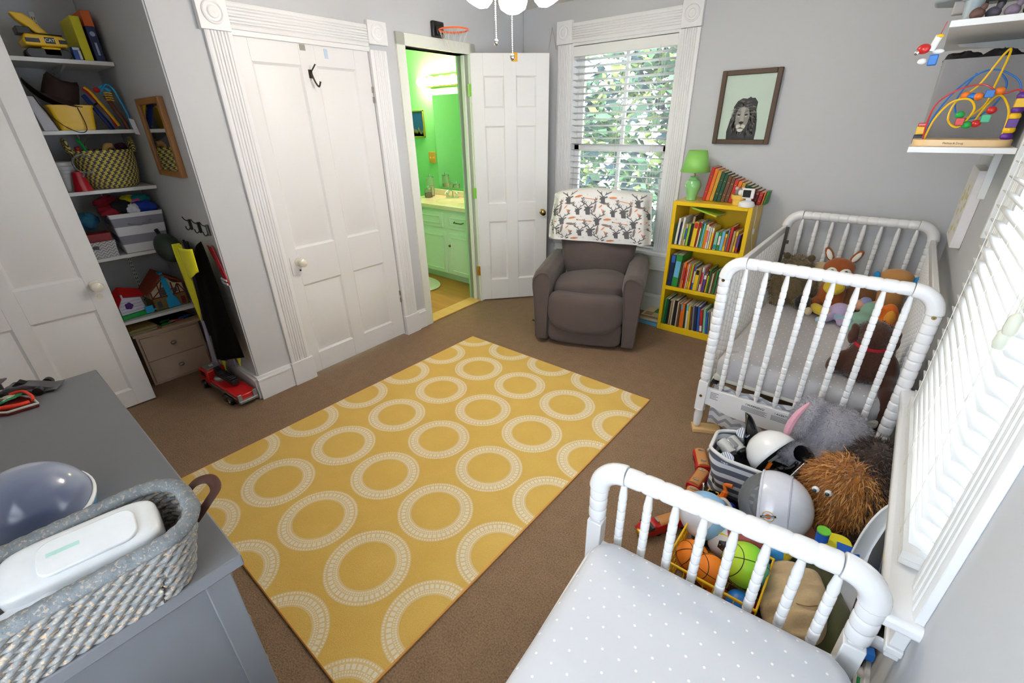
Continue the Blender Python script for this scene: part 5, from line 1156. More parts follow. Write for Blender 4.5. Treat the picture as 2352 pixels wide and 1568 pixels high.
for s in (-1,1): blob('ear',[((s*.075,.02,.235),(.022,.035,.045),(0,s*.5,0)),((s*.088,.015,.2),(.018,.03,.04),(0,s*.2,0))],M_CH,r,.008)
g=G(); g.lathe([(.067,0),(.071,.004),(.071,.016),(.067,.02)],32,M=Tr(0,.02,.172)@Rx(.12),cap=False); g.ob('collar',mat('red_collar','#c0182c',.5),r,solid=.003)
# ---- far end plush toys
MZ=.462
def plush(nm,lab,loc,parts_,rz=0,cat='plush toy'):
    r=thing(nm,lab,cat,(*loc,),rz)
    for p in parts_: blob(p[0],p[1],p[2],r,p[3] if len(p)>3 else .01)
    return r
M_OL=pm('olive_brown_plush','#7c6a4a'); M_OL2=pm('olive_dark_plush','#5d4e35')
bE=[((0,0,.10),(.10,.085,.11)),((0,.01,.24),(.09,.08,.07)),((-.06,-.08,.03),(.05,.07,.04)),((.065,-.08,.03),(.05,.07,.04)),((-.1,-.03,.12),(.035,.04,.08)),((.1,-.03,.12),(.035,.04,.08))]
r=thing('plush_bear','big shaggy olive-brown plush bear in the far left corner of the crib','plush toy',(-.40,3.44,MZ),.15); blob('body',bE,M_OL,r,.014); fur('fur',bE,5200,.024,.003,[M_OL,M_OL2,pm('olive_light_plush','#94825e')],r,5,(0,-.2,-.6))
for s in (-1,1): blob('ear',[((s*.07,.01,.305),(.025,.015,.025))],M_OL2,r,.007)
r=thing('plush_puppy','pale beige plush toy behind the shaggy bear in the crib','plush toy',(-.26,3.53,MZ)); blob('body',[((0,0,.1),(.07,.05,.1)),((.0,-.0,.23),(.085,.05,.045))],pm('beige_plush','#c9ae80'),r); blob('ear',[((-.08,-.02,.25),(.02,.012,.035))],pm('pale_ear','#d9cfc4'),r,.006)
M_BR=pm('rust_plush','#9a4f1e'); M_W=pm('white_plush_fur','#e9e4da'); M_YP=pm('yellow_plush','#e3c335'); 
r=thing('plush_fox','rust-brown plush with white face, big white-lined ears and yellow beak in the crib','plush toy',(-.17,3.42,MZ+.0),.1); r.scale=(1.12,1.1,1.13)
blob('body',[((0,0,.09),(.07,.06,.1)),((-.07,-.05,.04),(.03,.05,.035)),((.06,-.06,.03),(.03,.05,.03))],M_BR,r); blob('head',[((0,-.01,.245),(.078,.06,.062))],M_BR,r)
blob('face',[((-.03,-.058,.235),(.03,.018,.027)),((.03,-.058,.235),(.032,.018,.027))],M_W,r,.006)
for s in (-1,1):
    e=blob('ear',[((s*.062,.0,.315),(.022,.012,.048),(0,s*.5,0))],M_BR,r,.006); blob('ear_lining',[((s*.062,-.009,.315),(.015,.007,.036),(0,s*.5,0))],M_W,e,.005)
    q=G().ell((s*.032,-.077,.243),(.009,.006,.01)).ob('eye',mat('plush_eye','#12303a',.1,coat=.8) if s<0 else bpy.data.materials['plush_eye'],r)
blob('beak',[((0,-.078,.228),(.014,.018,.012))],M_YP,r,.004); blob('bib',[((.0,-.06,.15),(.055,.025,.045))],M_YP,r,.008)
plush('plush_black_head','small black-haired plush behind the left crib spindles',(-.30,3.30,MZ),[('body',[((0,0,.055),(.05,.05,.055))],pm('black_plush','#191514')),('paws',[((.06,-.01,.02),(.045,.05,.022))],pm('dark_rust_plush','#6d2f12'))])
plush('plush_duck_legs','yellow plush with stubby pale feet lying in front of the white-faced plush',(-.21,3.27,MZ),[('legs',[((0,0,.04),(.035,.075,.03),(0,0,.5)),((.05,-.03,.035),(.03,.07,.028),(0,0,-.2))],M_YP),('feet',[((-.04,-.06,.035),(.026,.024,.028)),((.06,-.10,.03),(.026,.022,.026))],pm('cream_plush','#ddcaa0'))])
plush('plush_squirrel','brown shaggy plush lying behind the dolls in the crib',(-.02,3.47,MZ),[('body',[((0,0,.09),(.10,.06,.09)),((-.04,-.03,.06),(.07,.05,.06))],pm('mid_brown_plush','#7b5230')),('tail',[((.05,.02,.19),(.075,.035,.03))],pm('fox_brown_plush','#8f5e2c'))])
r=plush('rag_doll','lilac rag doll with pink knees sprawled in the middle of the crib',(-.09,3.26,MZ),[('body',[((0,0,.06),(.06,.045,.05)),((-.05,-.08,.03),(.028,.075,.027),(0,0,-.4)),((.02,-.09,.028),(.025,.07,.026)),((-.07,.03,.05),(.05,.022,.022))],pm('lilac_plush','#b9a6c9')),('head',[((.085,.05,.1),(.04,.035,.04))],mat('doll_skin','#d9a184',.8)),('cap',[((.105,.055,.125),(.036,.034,.032))],pm('striped_cap','#8f93c0')),('slippers',[((-.085,-.15,.028),(.025,.028,.024))],pm('pale_blue_plush','#b7cbd9'))])
r=plush('knitted_doll','sea-green knitted doll with a blue bow lying toward the middle of the crib',(.02,3.2,MZ),[('body',[((0,0,.05),(.065,.05,.045)),((-.01,-.09,.035),(.035,.08,.032),(0,0,-.3)),((.03,.06,.09),(.05,.05,.06))],pm('sea_green_knit','#86ad98')),('head',[((.04,.09,.12),(.03,.03,.03))],mat('doll_skin_warm','#e0a080',.8)),('bow',[((-.07,-.03,.04),(.045,.04,.025)),((-.11,.0,.035),(.03,.03,.022))],pm('pale_blue_bow','#8fb8cc'))])
r=plush('orange_plush','bright orange and yellow plush by the right rail of the crib',(.135,3.24,MZ),[('body',[((0,0,.08),(.05,.04,.085)),((.0,-.05,.04),(.035,.05,.03)),((-.045,-.02,.12),(.03,.025,.03))],pm('orange_plush_fur','#e8761e')),('belly',[((.01,-.04,.09),(.03,.02,.05))],pm('amber_plush','#efa53a'))])
G().box(-.05,-.06,.0,.03,-.03,.02).ob('blue_shoe',M_BLUE,r,bev=.006)
plush('white_plush_ball','small plain white and grey plush between the green doll and the orange plush',(.075,3.26,MZ),[('body',[((0,0,.04),(.032,.03,.042)),((.0,.01,.11),(.03,.028,.035))],M_W)])
r=plush('plush_hound','tan plush puppy with bright blue ears in the far right corner of the crib',(.12,3.46,MZ),[('body',[((0,0,.12),(.07,.06,.13))],pm('tan_plush','#c08a4e')),('head',[((.0,-.01,.265),(.085,.065,.05))],bpy.data.materials['tan_plush'] if 'tan_plush' in bpy.data.materials else M_BR),('muzzle',[((.015,-.07,.235),(.03,.015,.02))],M_W)])
for s in (-1,1): blob('ear',[((s*.088,-.01,.245),(.022,.03,.045),(0,s*.35,0))],pm('azure_plush_%s'%('l' if s<0 else 'r'),'#1f8fd0'),r,.007)
# ---- striped soft bin of dress-up things
BM_=Tr(-.175,1.868,0)@Rz(math.radians(4)); r=thing('striped_fabric_bin','soft grey and white striped fabric bin overflowing with dress-up gear','storage bin',M=BM_)
def binw(u,v):
    P=rrect(lerp(.30,.355,v),lerp(.20,.25,v),.07,10); n=len(P); f=u*n; i=int(f)%n; t=f-int(f); a,b=P[i],P[(i+1)%n]
    x,y=lerp(a[0],b[0],t),lerp(a[1],b[1],t); w=.008*math.sin(v*9+u*12)+.01*math.sin(u*31)*(1-v); k=1+w/.15
    return (x*k,y*k,v*.275+.01*math.sin(u*12.5)*v)
m=mat('wide_grey_stripe','#5f6471',.9,var=0); n=N(m); n.color(n.mix(n.o('LESS_THAN',n.frac(n.z,.048,-.008),.45),'#5f6471','#dcdce0')); n.bump(n.noise(240,2),.3,.002)
g=G(); g.grid(binw,96,24,closed=True); g.f.append(list(range(96))[::-1]); g.m.append(0); g.ob('bin_wall',m,r,sm=180,solid=.004)
g=G(); g.tube([binw(k/96,1.0) for k in range(96)],.008,8,closed=True); g.ob('rim_piping',mat('white_piping','#dededf',.8),r,sm=180)
G().tube(cr([(-.175,-.04,.25),(-.19,-.03,.235),(-.192,.0,.21),(-.188,.03,.235),(-.175,.04,.25)],6),.008,8).ob('rope_handle',mat('white_rope','#d9d6cf',.9,bump=.5,sc=150),r)
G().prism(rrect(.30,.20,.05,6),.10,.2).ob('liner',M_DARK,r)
BT=lambda x,y,z:Tr(x,y,z)
c_,r_0,u_0=(lambda c:(c,(Vector(CR[0])-c*Vector(CR[0]).dot(c)).normalized(),None))((Vector((0,0,1.6))-Vector((-.125,1.895,.295))).normalized()); u_0=c_.cross(r_0)
r=thing('white_half_helmet','glossy white half-shell helmet resting on the striped fabric bin','helmet',M=BT(-.125,1.895,.285)@(u_0*.78-r_0*.6-c_*.12).normalized().to_track_quat('Z','Y').to_matrix().to_4x4())
G().lathe([(.0001,.10),(.035,.095),(.066,.078),(.09,.048),(.103,.012),(.106,-.01)],40,cap=False).ob('shell',M_WHITE,r,sm=180,solid=.004)
G().lathe([(.0001,.085),(.05,.07),(.085,.03),(.09,.0),(.0001,.0)],20).ob('lining',M_DARK,r)
r=thing('black_curved_blade','tall glossy black curved mask piece standing in the striped bin','costume piece',M=BT(-.21,1.915,.20)@Rz(.9))
g=G(); g.grid(lambda u,v:((u-.5)*.075*math.sin(PI*(.12+.85*v))**.8+.0,.05*math.sin(u*PI)*.5+.06*v*v,.20*v),12,16); g.ob('blade',mat('glossy_black','#16161a',.15,coat=.7),r,sm=180,solid=.004)
G().box(-.03,.0,-.02,.03,.03,.03).ob('grip',M_BLACK,r,bev=.006)
r=thing('toy_binoculars','silver and black toy binoculars in the near left of the striped bin','toy',M=BT(-.285,1.875,.255)@Rz(-.5)@Ry(.2))
for y in (-.028,.028): b=G().cyl((-.04,y,.01),(.03,y,.0),.024,.028,24).ob('barrel',mat('pale_silver_plastic','#c3c4c2',.3,.2) if y<0 else bpy.data.materials['pale_silver_plastic'],r,bev=.003); G().cyl((.03,y,0),(.045,y,-.002),.022,.02,20).ob('eyepiece',M_BLACK,b,bev=.003)
G().box(-.03,-.015,.015,.02,.015,.032).ob('bridge',M_SILV,r,bev=.005)
M_LID=stripes('lined_paper_disc','#e4e8ee','#8a93ad',.009,0,'x')
for k,(x,y,z,lab) in enumerate(((-.262,1.95,.30,'pale lined disc charm hanging over the back of the striped bin'),(-.275,1.765,.27,'pale lined disc half tucked at the near rim of the striped bin'))):
    o=G().lathe([(.0001,0),(.028,0),(.029,.003),(.0001,.006)],28).ob('lined_disc',M_LID); o.location=(x,y,z); o.rotation_euler=(math.radians(25),math.radians(-12),.6*k); tag(o,lab,'disc')
g=G()
for k in range(22): g.ell((-.285+.006*k,1.985+.012*math.sin(k*.35),.285+.012*math.sin(k*.4)+.01),.0055,n=7,k=5)
o=g.ob('bead_necklace',M_SILV); tag(o,'grey bead string over the back corner of the striped bin','beads')
M_BLK2=mat('shiny_black_rubber','#101014',.22,coat=.5)
o=G().tube(cr([(-.04,1.80,.25),(-.02,1.84,.28),(.0,1.88,.315),(-.015,1.90,.335),(-.03,1.885,.345)],6),[.018]*12+[.03]*8+[.034]*5,12).ob('black_toy_snake',M_BLK2); tag(o,'shiny black toy animal head at the right of the striped bin','toy')
o=G().tube(cr([(-.14,1.80,.24),(-.09,1.83,.262),(-.05,1.86,.27),(-.03,1.9,.29)],6),.009,8).ell((-.08,1.835,.275),(.016,.012,.01)).ob('black_toy_crab',M_BLK2); tag(o,'black jointed toy lying across the striped bin','toy')
o=G().tube([(-.135,1.83,.2),(-.12,1.845,.275)],.008,10).ob('orange_stick',M_ORG); tag(o,'short orange stick under the white half helmet','toy')
o=crumple((0,0,0),(.05,.04,.03),mat('rust_cloth','#8a4a26',.9),'rust_cloth','rust brown cloth at the right end of the striped bin','cloth',77,Tr(-.01,1.80,.245))
# ---- elephant
r=thing('plush_elephant','big fluffy grey plush elephant slumped over the striped bin against the crib','plush toy',(.04,2.06,.0))
M_EL=pm('grey_elephant_plush','#a3a1a8'); M_EL2=pm('light_elephant_plush','#bcbac2'); M_EL3=pm('dark_elephant_plush','#86858e')
EE=[((.02,.06,.33),(.135,.12,.14)),((-.07,.07,.37),(.085,.09,.10)),((.055,-.03,.24),(.09,.085,.11)),((.12,.04,.24),(.07,.08,.12)),((-.055,-.05,.24),(.06,.06,.085)),((-.105,-.13,.30),(.05,.06,.045)),((-.06,-.16,.285),(.06,.05,.045)),((.07,-.02,.12),(.09,.09,.12))]
EE[5]=((-.10,-.10,.285),(.055,.06,.05)); EE[6]=((-.05,-.13,.28),(.055,.05,.045))
blob('body',EE,M_EL,r,.014,10)
fur('fur',EE,15000,.016,.0022,[M_EL,M_EL2,M_EL3],r,8,(.1,-.1,-.5),.45)
e=blob('ear',[((-.105,.03,.40),(.035,.09,.10),(0,.3,.25))],M_EL,r,.01); fur('ear_fur',[((-.105,.03,.40),(.035,.09,.10),(0,.3,.25))],2200,.018,.0024,[M_EL,M_EL2],e,9,(0,0,-.3))
pp_=cr([(-.10,-.03,.505),(-.125,-.062,.46),(-.14,-.075,.40),(-.142,-.07,.34),(-.13,-.05,.30)],6); G().tube(pp_,[.004+.012*math.sin(PI*i/24) for i in range(25)],8).ob('pink_ear_lining',pm('pink_satin_plush','#dfa3b4'),r)
G().tube(cr([(-.005,-.14,.255),(-.01,-.165,.245),(-.022,-.18,.25)],5),[.016,.016,.015,.014,.013,.012,.011,.01,.009,.006,.003],12).ob('tusk',M_WHITE,r)
# ---- shaggy two-tone creature
r=thing('shaggy_plush','large long-haired plush, rust orange face and dark brown back, slumped by the window','plush toy',(.14,1.83,.0))
M_F1=pm('rust_orange_fur','#c27e36'); M_F2=pm('amber_fur','#dfa560'); M_F3=pm('deep_rust_fur','#8a5018'); M_D1=pm('umber_fur','#3f2a20'); M_D2=pm('dark_umber_fur','#2a1a14')
FE=[((-.0,-.01,.28),(.125,.10,.15)),((.0,-.03,.19),(.10,.10,.14))]
FD=[((.065,.07,.40),(.08,.09,.09)),((.075,.02,.24),(.065,.11,.2)),((-.02,.0,.07),(.12,.15,.08)),((.06,-.12,.11),(.085,.10,.10))]
blob('face',FE,M_F1,r,.014); blob('back',FD,M_D1,r,.014)
fur('face_fur',FE,6500,.05,.0042,[M_F1,M_F2,M_F3],r,21,(-.15,-.1,-.75),.35)
fur('back_fur',FD,6500,.042,.004,[M_D1,M_D2],r,22,(0,0,-.5),.4)
for dx,dz in ((-.088,.325),(-.048,.33)): 
    q=G().ell((dx,-.112,dz),(.013,.011,.013),n=18).ob('eyeball',M_WHITE,r); G().ell((dx-.003,-.124,dz+.001),(.0075,.005,.008)).ob('iris',mat('teal_iris','#2d4c55',.1,coat=.8) if dx<-.06 else bpy.data.materials['teal_iris'],q)
G().tube(cr([(-.10,-.20,.235),(-.06,-.235,.215),(-.01,-.27,.185),(.04,-.29,.14)],6),.024,8,flat=.2).ob('brown_strap',mat('brown_strap_leather','#7a4a34',.7,var=.3,sc=60),r)
# ---- space helmet
def viewframe(p):
    c=(Vector((0,0,1.6))-Vector(p)).normalized(); r0=Vector(CR[0]); r0=(r0-c*r0.dot(c)).normalized(); return c,r0,c.cross(r0)
hc_=(-.055,1.615,.258); c_,r_0,u_0=viewframe(hc_); px_=(r_0*.965-u_0*.26+c_*.04).normalized(); pz_=(u_0-px_*px_.dot(u_0)).normalized(); py_=pz_.cross(px_)
HM=Tr(*hc_)@Matrix((px_,py_,pz_)).transposed().to_4x4()
r=thing('toy_space_helmet','pale lilac-white toy space helmet with a clear visor and round black badge','helmet',M=HM)
M_HW=mat('pale_lilac_plastic','#dcdde8',.25,coat=.5); R_=.128
def hs(u,v):
    a=lerp(-.5*PI*.98,.5*PI*.98,v); ph=lerp(-.14,PI*.62,u)
    # rings around x axis tilt: shell occupies the +x side
    x=R_*math.sin(ph)*1.0; rr=R_*math.cos(ph); th=2*PI*v; return (x,rr*math.cos(th),rr*math.sin(th))
g=G(); g.grid(lambda u,v:(R_*math.sin(lerp(-.34,PI/2,u)),R_*math.cos(lerp(-.34,PI/2,u))*math.cos(2*PI*v),R_*math.cos(lerp(-.34,PI/2,u))*math.sin(2*PI*v)),24,48); g.ob('shell',M_HW,r,sm=180,solid=.004)
g=G()
for x_,rr_ in ((.052,.1205),): g.tube([(x_,rr_*math.cos(2*PI*k/48),rr_*math.sin(2*PI*k/48)) for k in range(48)],.0025,6,closed=True)
g.ob('seam',mat('lilac_grey_seam','#b9bacb',.4),r)
g=G(); g.tube([(-.043,.1225*math.cos(2*PI*k/48),.1225*math.sin(2*PI*k/48)) for k in range(48)],.005,8,closed=True); g.ob('visor_rim',M_HW,r)
g=G(); g.grid(lambda u,v:(-R_*.97*math.sin(lerp(.34,PI/2,u)),R_*.97*math.cos(lerp(.34,PI/2,u))*math.cos(2*PI*v),R_*.97*math.cos(lerp(.34,PI/2,u))*math.sin(2*PI*v)),20,48); g.ob('visor',glassy('clear_visor','#dfe3ea',.22,.05),r,sm=180)
G().ell((-.01,0,-.01),(.06,.10,.10)).ob('padding',mat('charcoal_padding','#3c3e46',.7),r)
d=(HM.to_3x3().inverted()@(c_*.93-.195*r_0-.30*u_0)).normalized(); bq=d.to_track_quat('Z','Y').to_matrix().to_4x4(); MB_=Tr(*(d*(R_+.0015)))@bq@Rz(math.radians(-15))
bd=G(MB_).lathe([(.0001,0),(.021,-.0016),(.022,-.003)],28,cap=False).ob('badge',mat('badge_black','#14201a',.4),r)
G(MB_).lathe([(.0175,.0012),(.0195,.0009)],28,cap=False).ob('badge_ring',M_GOLD,bd,solid=.0008); G(MB_).lathe([(.0001,.0014),(.009,.0014),(.0095,.0008)],20,cap=False).ob('badge_sun',M_ORG,bd)
G(MB_@Rz(.5)).box(-.026,-.0035,.001,.026,.0035,.003).ob('badge_bar',M_BLACK,bd); G(MB_@Rz(.5)).box(-.02,-.001,.003,.02,.001,.0034).ob('badge_lettering',M_WHITE,bd,sm=0)
# ---- black low box of small toys
r=thing('black_toy_box','low black open box of small toys between the striped bin and the crate','box',(-.13,1.605,0))
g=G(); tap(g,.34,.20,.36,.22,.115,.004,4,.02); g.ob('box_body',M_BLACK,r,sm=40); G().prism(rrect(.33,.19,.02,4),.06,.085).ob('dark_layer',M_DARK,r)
def small(nm,lab,loc,fn): 
    r_=thing(nm,lab,'toy',loc); fn(r_); return r_
small('toy_figure','blue and white toy figure lying at the top of the black toy box',(-.235,1.66,.10),lambda q:(G().tube(cr([(-.03,.0,.01),(0,.01,.03),(.03,.0,.02),(.045,-.02,.01)],5),.009,8).ob('limbs',M_WHITE,q),G().ell((.03,.01,.012),(.022,.018,.014)).ob('torso',mat('royal_plastic','#1538a8',.4),q)))
small('toy_dinosaur','orange toy creature with a long neck in the black toy box',(-.25,1.70,.10),lambda q:(G().tube(cr([(0,0,.0),(.01,.01,.04),(.0,.02,.065),(.03,.02,.075)],5),[.014]*6+[.008]*5+[.009]*5,8).ob('neck',M_ORG,q),G().ell((.01,-.01,.01),(.022,.014,.014)).ob('torso',M_ORG,q)))
small('toy_ring','thin yellow wire ring toy at the back of the black toy box',(-.285,1.70,.115),lambda q:(G().tube([(.022*math.cos(a),.014*math.sin(a),.004*math.sin(3*a)) for a in [2*PI*k/24 for k in range(24)]],.0025,6,closed=True).ob('ring',M_YELP,q),))
small('toy_green_piece','small green and orange toy pieces in the black toy box',(-.30,1.655,.10),lambda q:(G().ell((0,0,0),(.017,.013,.013)).ob('green_piece',M_GRN,q),G().ell((.03,.0,.004),(.013,.013,.009)).ob('orange_piece',M_ORG,q)))
small('cyan_blade','light blue ridged plastic strip lying over the near side of the black toy box',(-.225,1.60,.125),lambda q:(G(Rz(-.45)).prism([(-.09,-.018),(.1,-.01),(.1,.012),(.07,.018),(.04,.012),(.01,.02),(-.02,.013),(-.05,.02),(-.09,.012)],0,.008).ob('strip',mat('sky_plastic','#7cc3dd',.4),q,bev=.001),G(Rz(-.45)).box(-.02,-.008,.008,.05,-.002,.0085).ob('strip_marks',M_BLACK,q,sm=0)))
small('metal_spoon','bent metal handle standing at the left of the black toy box',(-.322,1.70,.0),lambda q:(G().tube(cr([(-.02,.04,.1),(-.012,.02,.125),(0,-.01,.1),(.005,-.03,.07)],6),.0045,8).ob('metal_handle',M_CHROME,q),))
# ---- yellow wire crate with balls
CRX0,CRX1,CRY0,CRY1=-.288,-.0,1.15,1.385; r=thing('yellow_wire_crate','yellow wire crate of balls at the foot of the toddler bed','crate',(-.144,1.268,0))
g=G(Tr(.144,-1.268,0)); Q=[(CRX0,CRY0),(CRX1,CRY0),(CRX1,CRY1),(CRX0,CRY1)]
g.tube([(x,y,.225) for x,y in Q],.0055,8,closed=True)
for z in (.01,.06,.11,.165): g.tube([(x,y,z) for x,y in Q],.0022,6,closed=True)
for i in range(4):
    a,b=Q[i],Q[(i+1)%4]
    for k in range(9):
        t=k/9; x,y=lerp(a[0],b[0],t),lerp(a[1],b[1],t); g.tube([(x,y,.01),(x,y,.225)],.0022,5)
for k in range(9): x=lerp(CRX0,CRX1,k/8); g.tube([(x,CRY0,.01),(x,CRY1,.01)],.0022,5)
g.ob('wire_frame',M_YELP,r,sm=60)
def ball(nm,lab,loc,R,mt,seams=None,rot=(0,0,0),grp=None):
    q=thing(nm,lab,'ball',loc,rot=rot,group=grp); G().ell((0,0,0),R,n=36,k=22).ob('ball_skin',mt,q,sm=180)
    if seams:
        g=G(); n_=48
        for fn in ([lambda a:(math.cos(a),math.sin(a),0),lambda a:(math.cos(a),0,math.sin(a))]+[(lambda a,s=s:(s*(.5+.18*math.cos(2*a))*1.0,math.cos(a)*math.sqrt(max(0,1-(.5+.18*math.cos(2*a))**2)),math.sin(a)*math.sqrt(max(0,1-(.5+.18*math.cos(2*a))**2)))) for s in (-1,1)]):
            g.tube([tuple(R*1.001*c for c in fn(2*PI*k/n_)) for k in range(n_)],.0013,6,closed=True)
        g.ob('seam_lines',seams,q)
    return q
M_BK=mat('orange_basketball','#ef8416',.6,bump=.3,sc=260,bd=.001)
ball('mini_basketball','orange mini basketball at the left end of the yellow crate',(-.235,1.285,.155),.058,M_BK,M_BLACK,(.3,.2,.5),'orange mini basketballs')
ball('mini_basketball','orange mini basketball in the middle of the yellow crate',(-.163,1.255,.165),.058,M_BK,M_BLACK,(1.0,.3,.2),'orange mini basketballs')
ball('mini_basketball','orange mini basketball low beside the small blue ball in the crate',(-.105,1.225,.075),.056,M_BK,M_BLACK,(.5,1.2,.1),'orange mini basketballs')
ball('mini_basketball','red-orange mini basketball partly hidden at the back left of the crate',(-.23,1.335,.065),.055,mat('red_orange_ball','#d9461e',.6),M_BLACK,(.2,.2,1.1),'orange mini basketballs')
m=mat('rainbow_ball','#35d02c',.5,var=0,bump=.2,sc=260); n=N(m); f=n.o('MULTIPLY_ADD',n.x,7.0,.45); c=n.mix(n.o('MINIMUM',n.o('MAXIMUM',f,0),1),'#c9de35','#2fe02c'); f2=n.o('MINIMUM',n.o('MAXIMUM',n.o('SUBTRACT',1,n.o('DIVIDE',n.o('SQRT',n.o('ADD',n.o('POWER',n.o('SUBTRACT',n.x,.055),2),n.o('POWER',n.o('SUBTRACT',n.z,.03),2))),.035)),0),1); n.color(n.mix(f2,c,'#1f8fe8'))
ball('rainbow_basketball','green, yellow and blue rainbow basketball on top of the crate',(-.072,1.315,.21),.076,m,M_BLACK,(.5,.1,.35))
ball('small_blue_ball','small blue ball at the right front of the yellow crate',(-.052,1.215,.14),.042,M_BLUE,None)
ball('small_red_ball','small red ball behind the blue ball at the crate edge',(-.03,1.255,.10),.035,M_RED,None)
M_BB=mat('beach_sky','#8fc0ea',.35,coat=.3,var=.02); q=ball('beach_ball','pale blue and white beach ball on the back left of the crate',(-.252,1.435,.225),.09,M_BB,None,(.5,.3,.9))
g=G(); g.grid(lambda u,v:tuple(.0905*c for c in (math.cos(lerp(2.4,4.1,u))*math.cos(lerp(-1.5,1.5,v)),math.sin(lerp(2.4,4.1,u))*math.cos(lerp(-1.5,1.5,v)),math.sin(lerp(-1.5,1.5,v)))),14,20); g.ob('white_panel',mat('beach_white','#dfe1ea',.35,coat=.3),q,sm=180)
q=ball('soccer_ball','white and black soccer ball between the beach ball and the brown ball',(-.155,1.42,.17),.07,mat('soccer_white','#dedbd8',.5),None)
g=G()
for d in ((0,-.9,.44),(-.6,-.4,.7),(.6,-.4,.7),(0,.3,.95),(-.9,-.4,-.1),(.3,-.9,-.3)):
    v_=Vector(d).normalized(); g.lathe([(.0001,.0),(.019,-.0026),(.022,-.0034)],5,M=Tr(*(v_*.0708))@v_.to_track_quat('Z','Y').to_matrix().to_4x4(),cap=False)
g.ob('black_pentagons',M_BLACK,q,sm=0)
ball('maroon_ball','brick-brown rubber ball behind the rainbow basketball',(-.098,1.43,.205),.075,mat('brick_rubber','#9a4b42',.6),None)
q=ball('patterned_blue_ball','blue and yellow patterned ball behind the bed rail under the space helmet',(-.012,1.475,.19),.062,mat('bright_azure','#2d96dd',.35,coat=.4,var=.25,sc=30),None)
g=G(); g.grid(lambda u,v:tuple(.0624*c for c in (math.cos(lerp(-.9,.3,u))*math.cos(lerp(.1,.8,v)),math.sin(lerp(-.9,.3,u))*math.cos(lerp(.1,.8,v)),math.sin(lerp(.1,.8,v)))),12,10); g.ob('yellow_patch',mat('ball_yellow_print','#e8c23a',.4,var=.6,sc=120),q,sm=180)
g=G(); g.grid(lambda u,v:tuple(.0624*c for c in (math.cos(lerp(3.6,4.6,u))*math.cos(lerp(.4,1.3,v)),math.sin(lerp(3.6,4.6,u))*math.cos(lerp(.4,1.3,v)),math.sin(lerp(.4,1.3,v)))),12,10); g.ob('white_patch',mat('ball_pale_print','#b8cdf0',.4,var=.3,sc=90),q,sm=180)
# ---- olive cushion and tan folded cloth (plain stand-ins)
r=thing('olive_cushion','large olive green plush cushion slumped behind the right of the bed rail','cushion',(.14,1.36,0)); M_OV=pm('olive_velour','#5b5d3c')
blob('cushion_body',[((0,0,.075),(.115,.20,.075)),((-.02,.12,.13),(.10,.10,.05)),((.05,-.03,.13),(.07,.13,.05))],M_OV,r,.014)
M_TAN=pm('tan_velour','#cbb189')
r=thing('tan_pillow','tan velour pillow with deep folds lying on the olive cushion','pillow',M=Tr(.085,1.315,.165)@Rz(.35)@Ry(-.25))
def tw_(q):
    q.z+=.009*math.sin(q.y*70+q.x*25)+.006*math.sin(q.y*120-q.x*40); q.x+=.01*math.sin(q.y*22); return q
pillow(G(),(0,0,0),(.19,.27,.10),2.8,60,36,warp=tw_).ob('pillow_body',M_TAN,r,sm=180,weld=True)
for k,y in enumerate((-.07,)): G().tube(cr([(-.08,y+.02,.028),(-.03,y+.03,.046),(.03,y+.02,.045),(.08,y+.05,.024)],6),.0025,6,flat=.5).ob('fold_seam',mat('tan_seam','#8d7350',.9) if k==0 else bpy.data.materials['tan_seam'],r)
# ---- foam building toy
r=thing('foam_peg_toy','yellow, blue and green foam peg toy on the olive cushion','toy',M=Tr(.135,1.53,.245)@Rz(.3))
G().prism(rrect(.10,.07,.03,6,.01,.0),0,.045).ob('yellow_block',mat('foam_yellow','#ecdf28',.7),r,bev=.003); G(Tr(.028,-.035,.012)@Rz(-.2)).box(-.02,-.02,0,.045,.03,.034).ob('blue_block',mat('foam_blue','#1f63c9',.7),r,bev=.003)
G().cyl((-.03,-.01,.03),(-.035,-.015,.085),.019).ob('blue_peg',bpy.data.materials['foam_blue'],r); G().cyl((-.035,-.015,.085),(-.0352,-.0152,.09),.0205).ob('green_cap',mat('foam_green','#6fc83c',.7),r); G().cyl((.06,-.06,-.01),(.06,-.06,.012),.018).ob('green_peg',bpy.data.materials['foam_green'],r)
# ---- white curved chair shell and bag
r=thing('white_curved_shell','curved white plastic chair shell standing on edge against the wall under the window','chair shell',(.22,1.49,0))
SL=cr([(.262,1.60,.50),(.225,1.57,.45),(.20,1.53,.36),(.19,1.48,.22),(.19,1.42,.02)],8); SR=cr([(.286,1.63,.49),(.284,1.58,.43),(.278,1.52,.34),(.272,1.44,.2),(.266,1.38,.02)],8)
def sh_(u,v):
    f=v*(len(SL)-1); i=min(int(f),len(SL)-2); k=f-i; a_=SL[i].lerp(SL[i+1],k); b_=SR[i].lerp(SR[i+1],k); p=a_.lerp(b_,u); p.y+=.03*math.sin(PI*u)*math.sin(PI*v); return (p.x-.22,p.y-1.49,p.z)
g=G(); g.grid(sh_,24,24); g.ob('shell_panel',M_WHITE,r,sm=180,solid=.006)
r=thing('black_bag','flat black bag leaning on the wall behind the white shell','bag',M=Tr(.262,1.36,.0)@Rz(math.radians(3)))
G().prism([(-.15,.01),(.16,.01),(.17,.33),(.13,.47),(.05,.50),(-.12,.33)],-.014,.014,M=Matrix(((0,0,1,0),(1,0,0,0),(0,1,0,0),(0,0,0,1)))).ob('bag_body',mat('black_nylon','#1a1b1f',.5,var=.1,bump=.2),r,bev=.006)
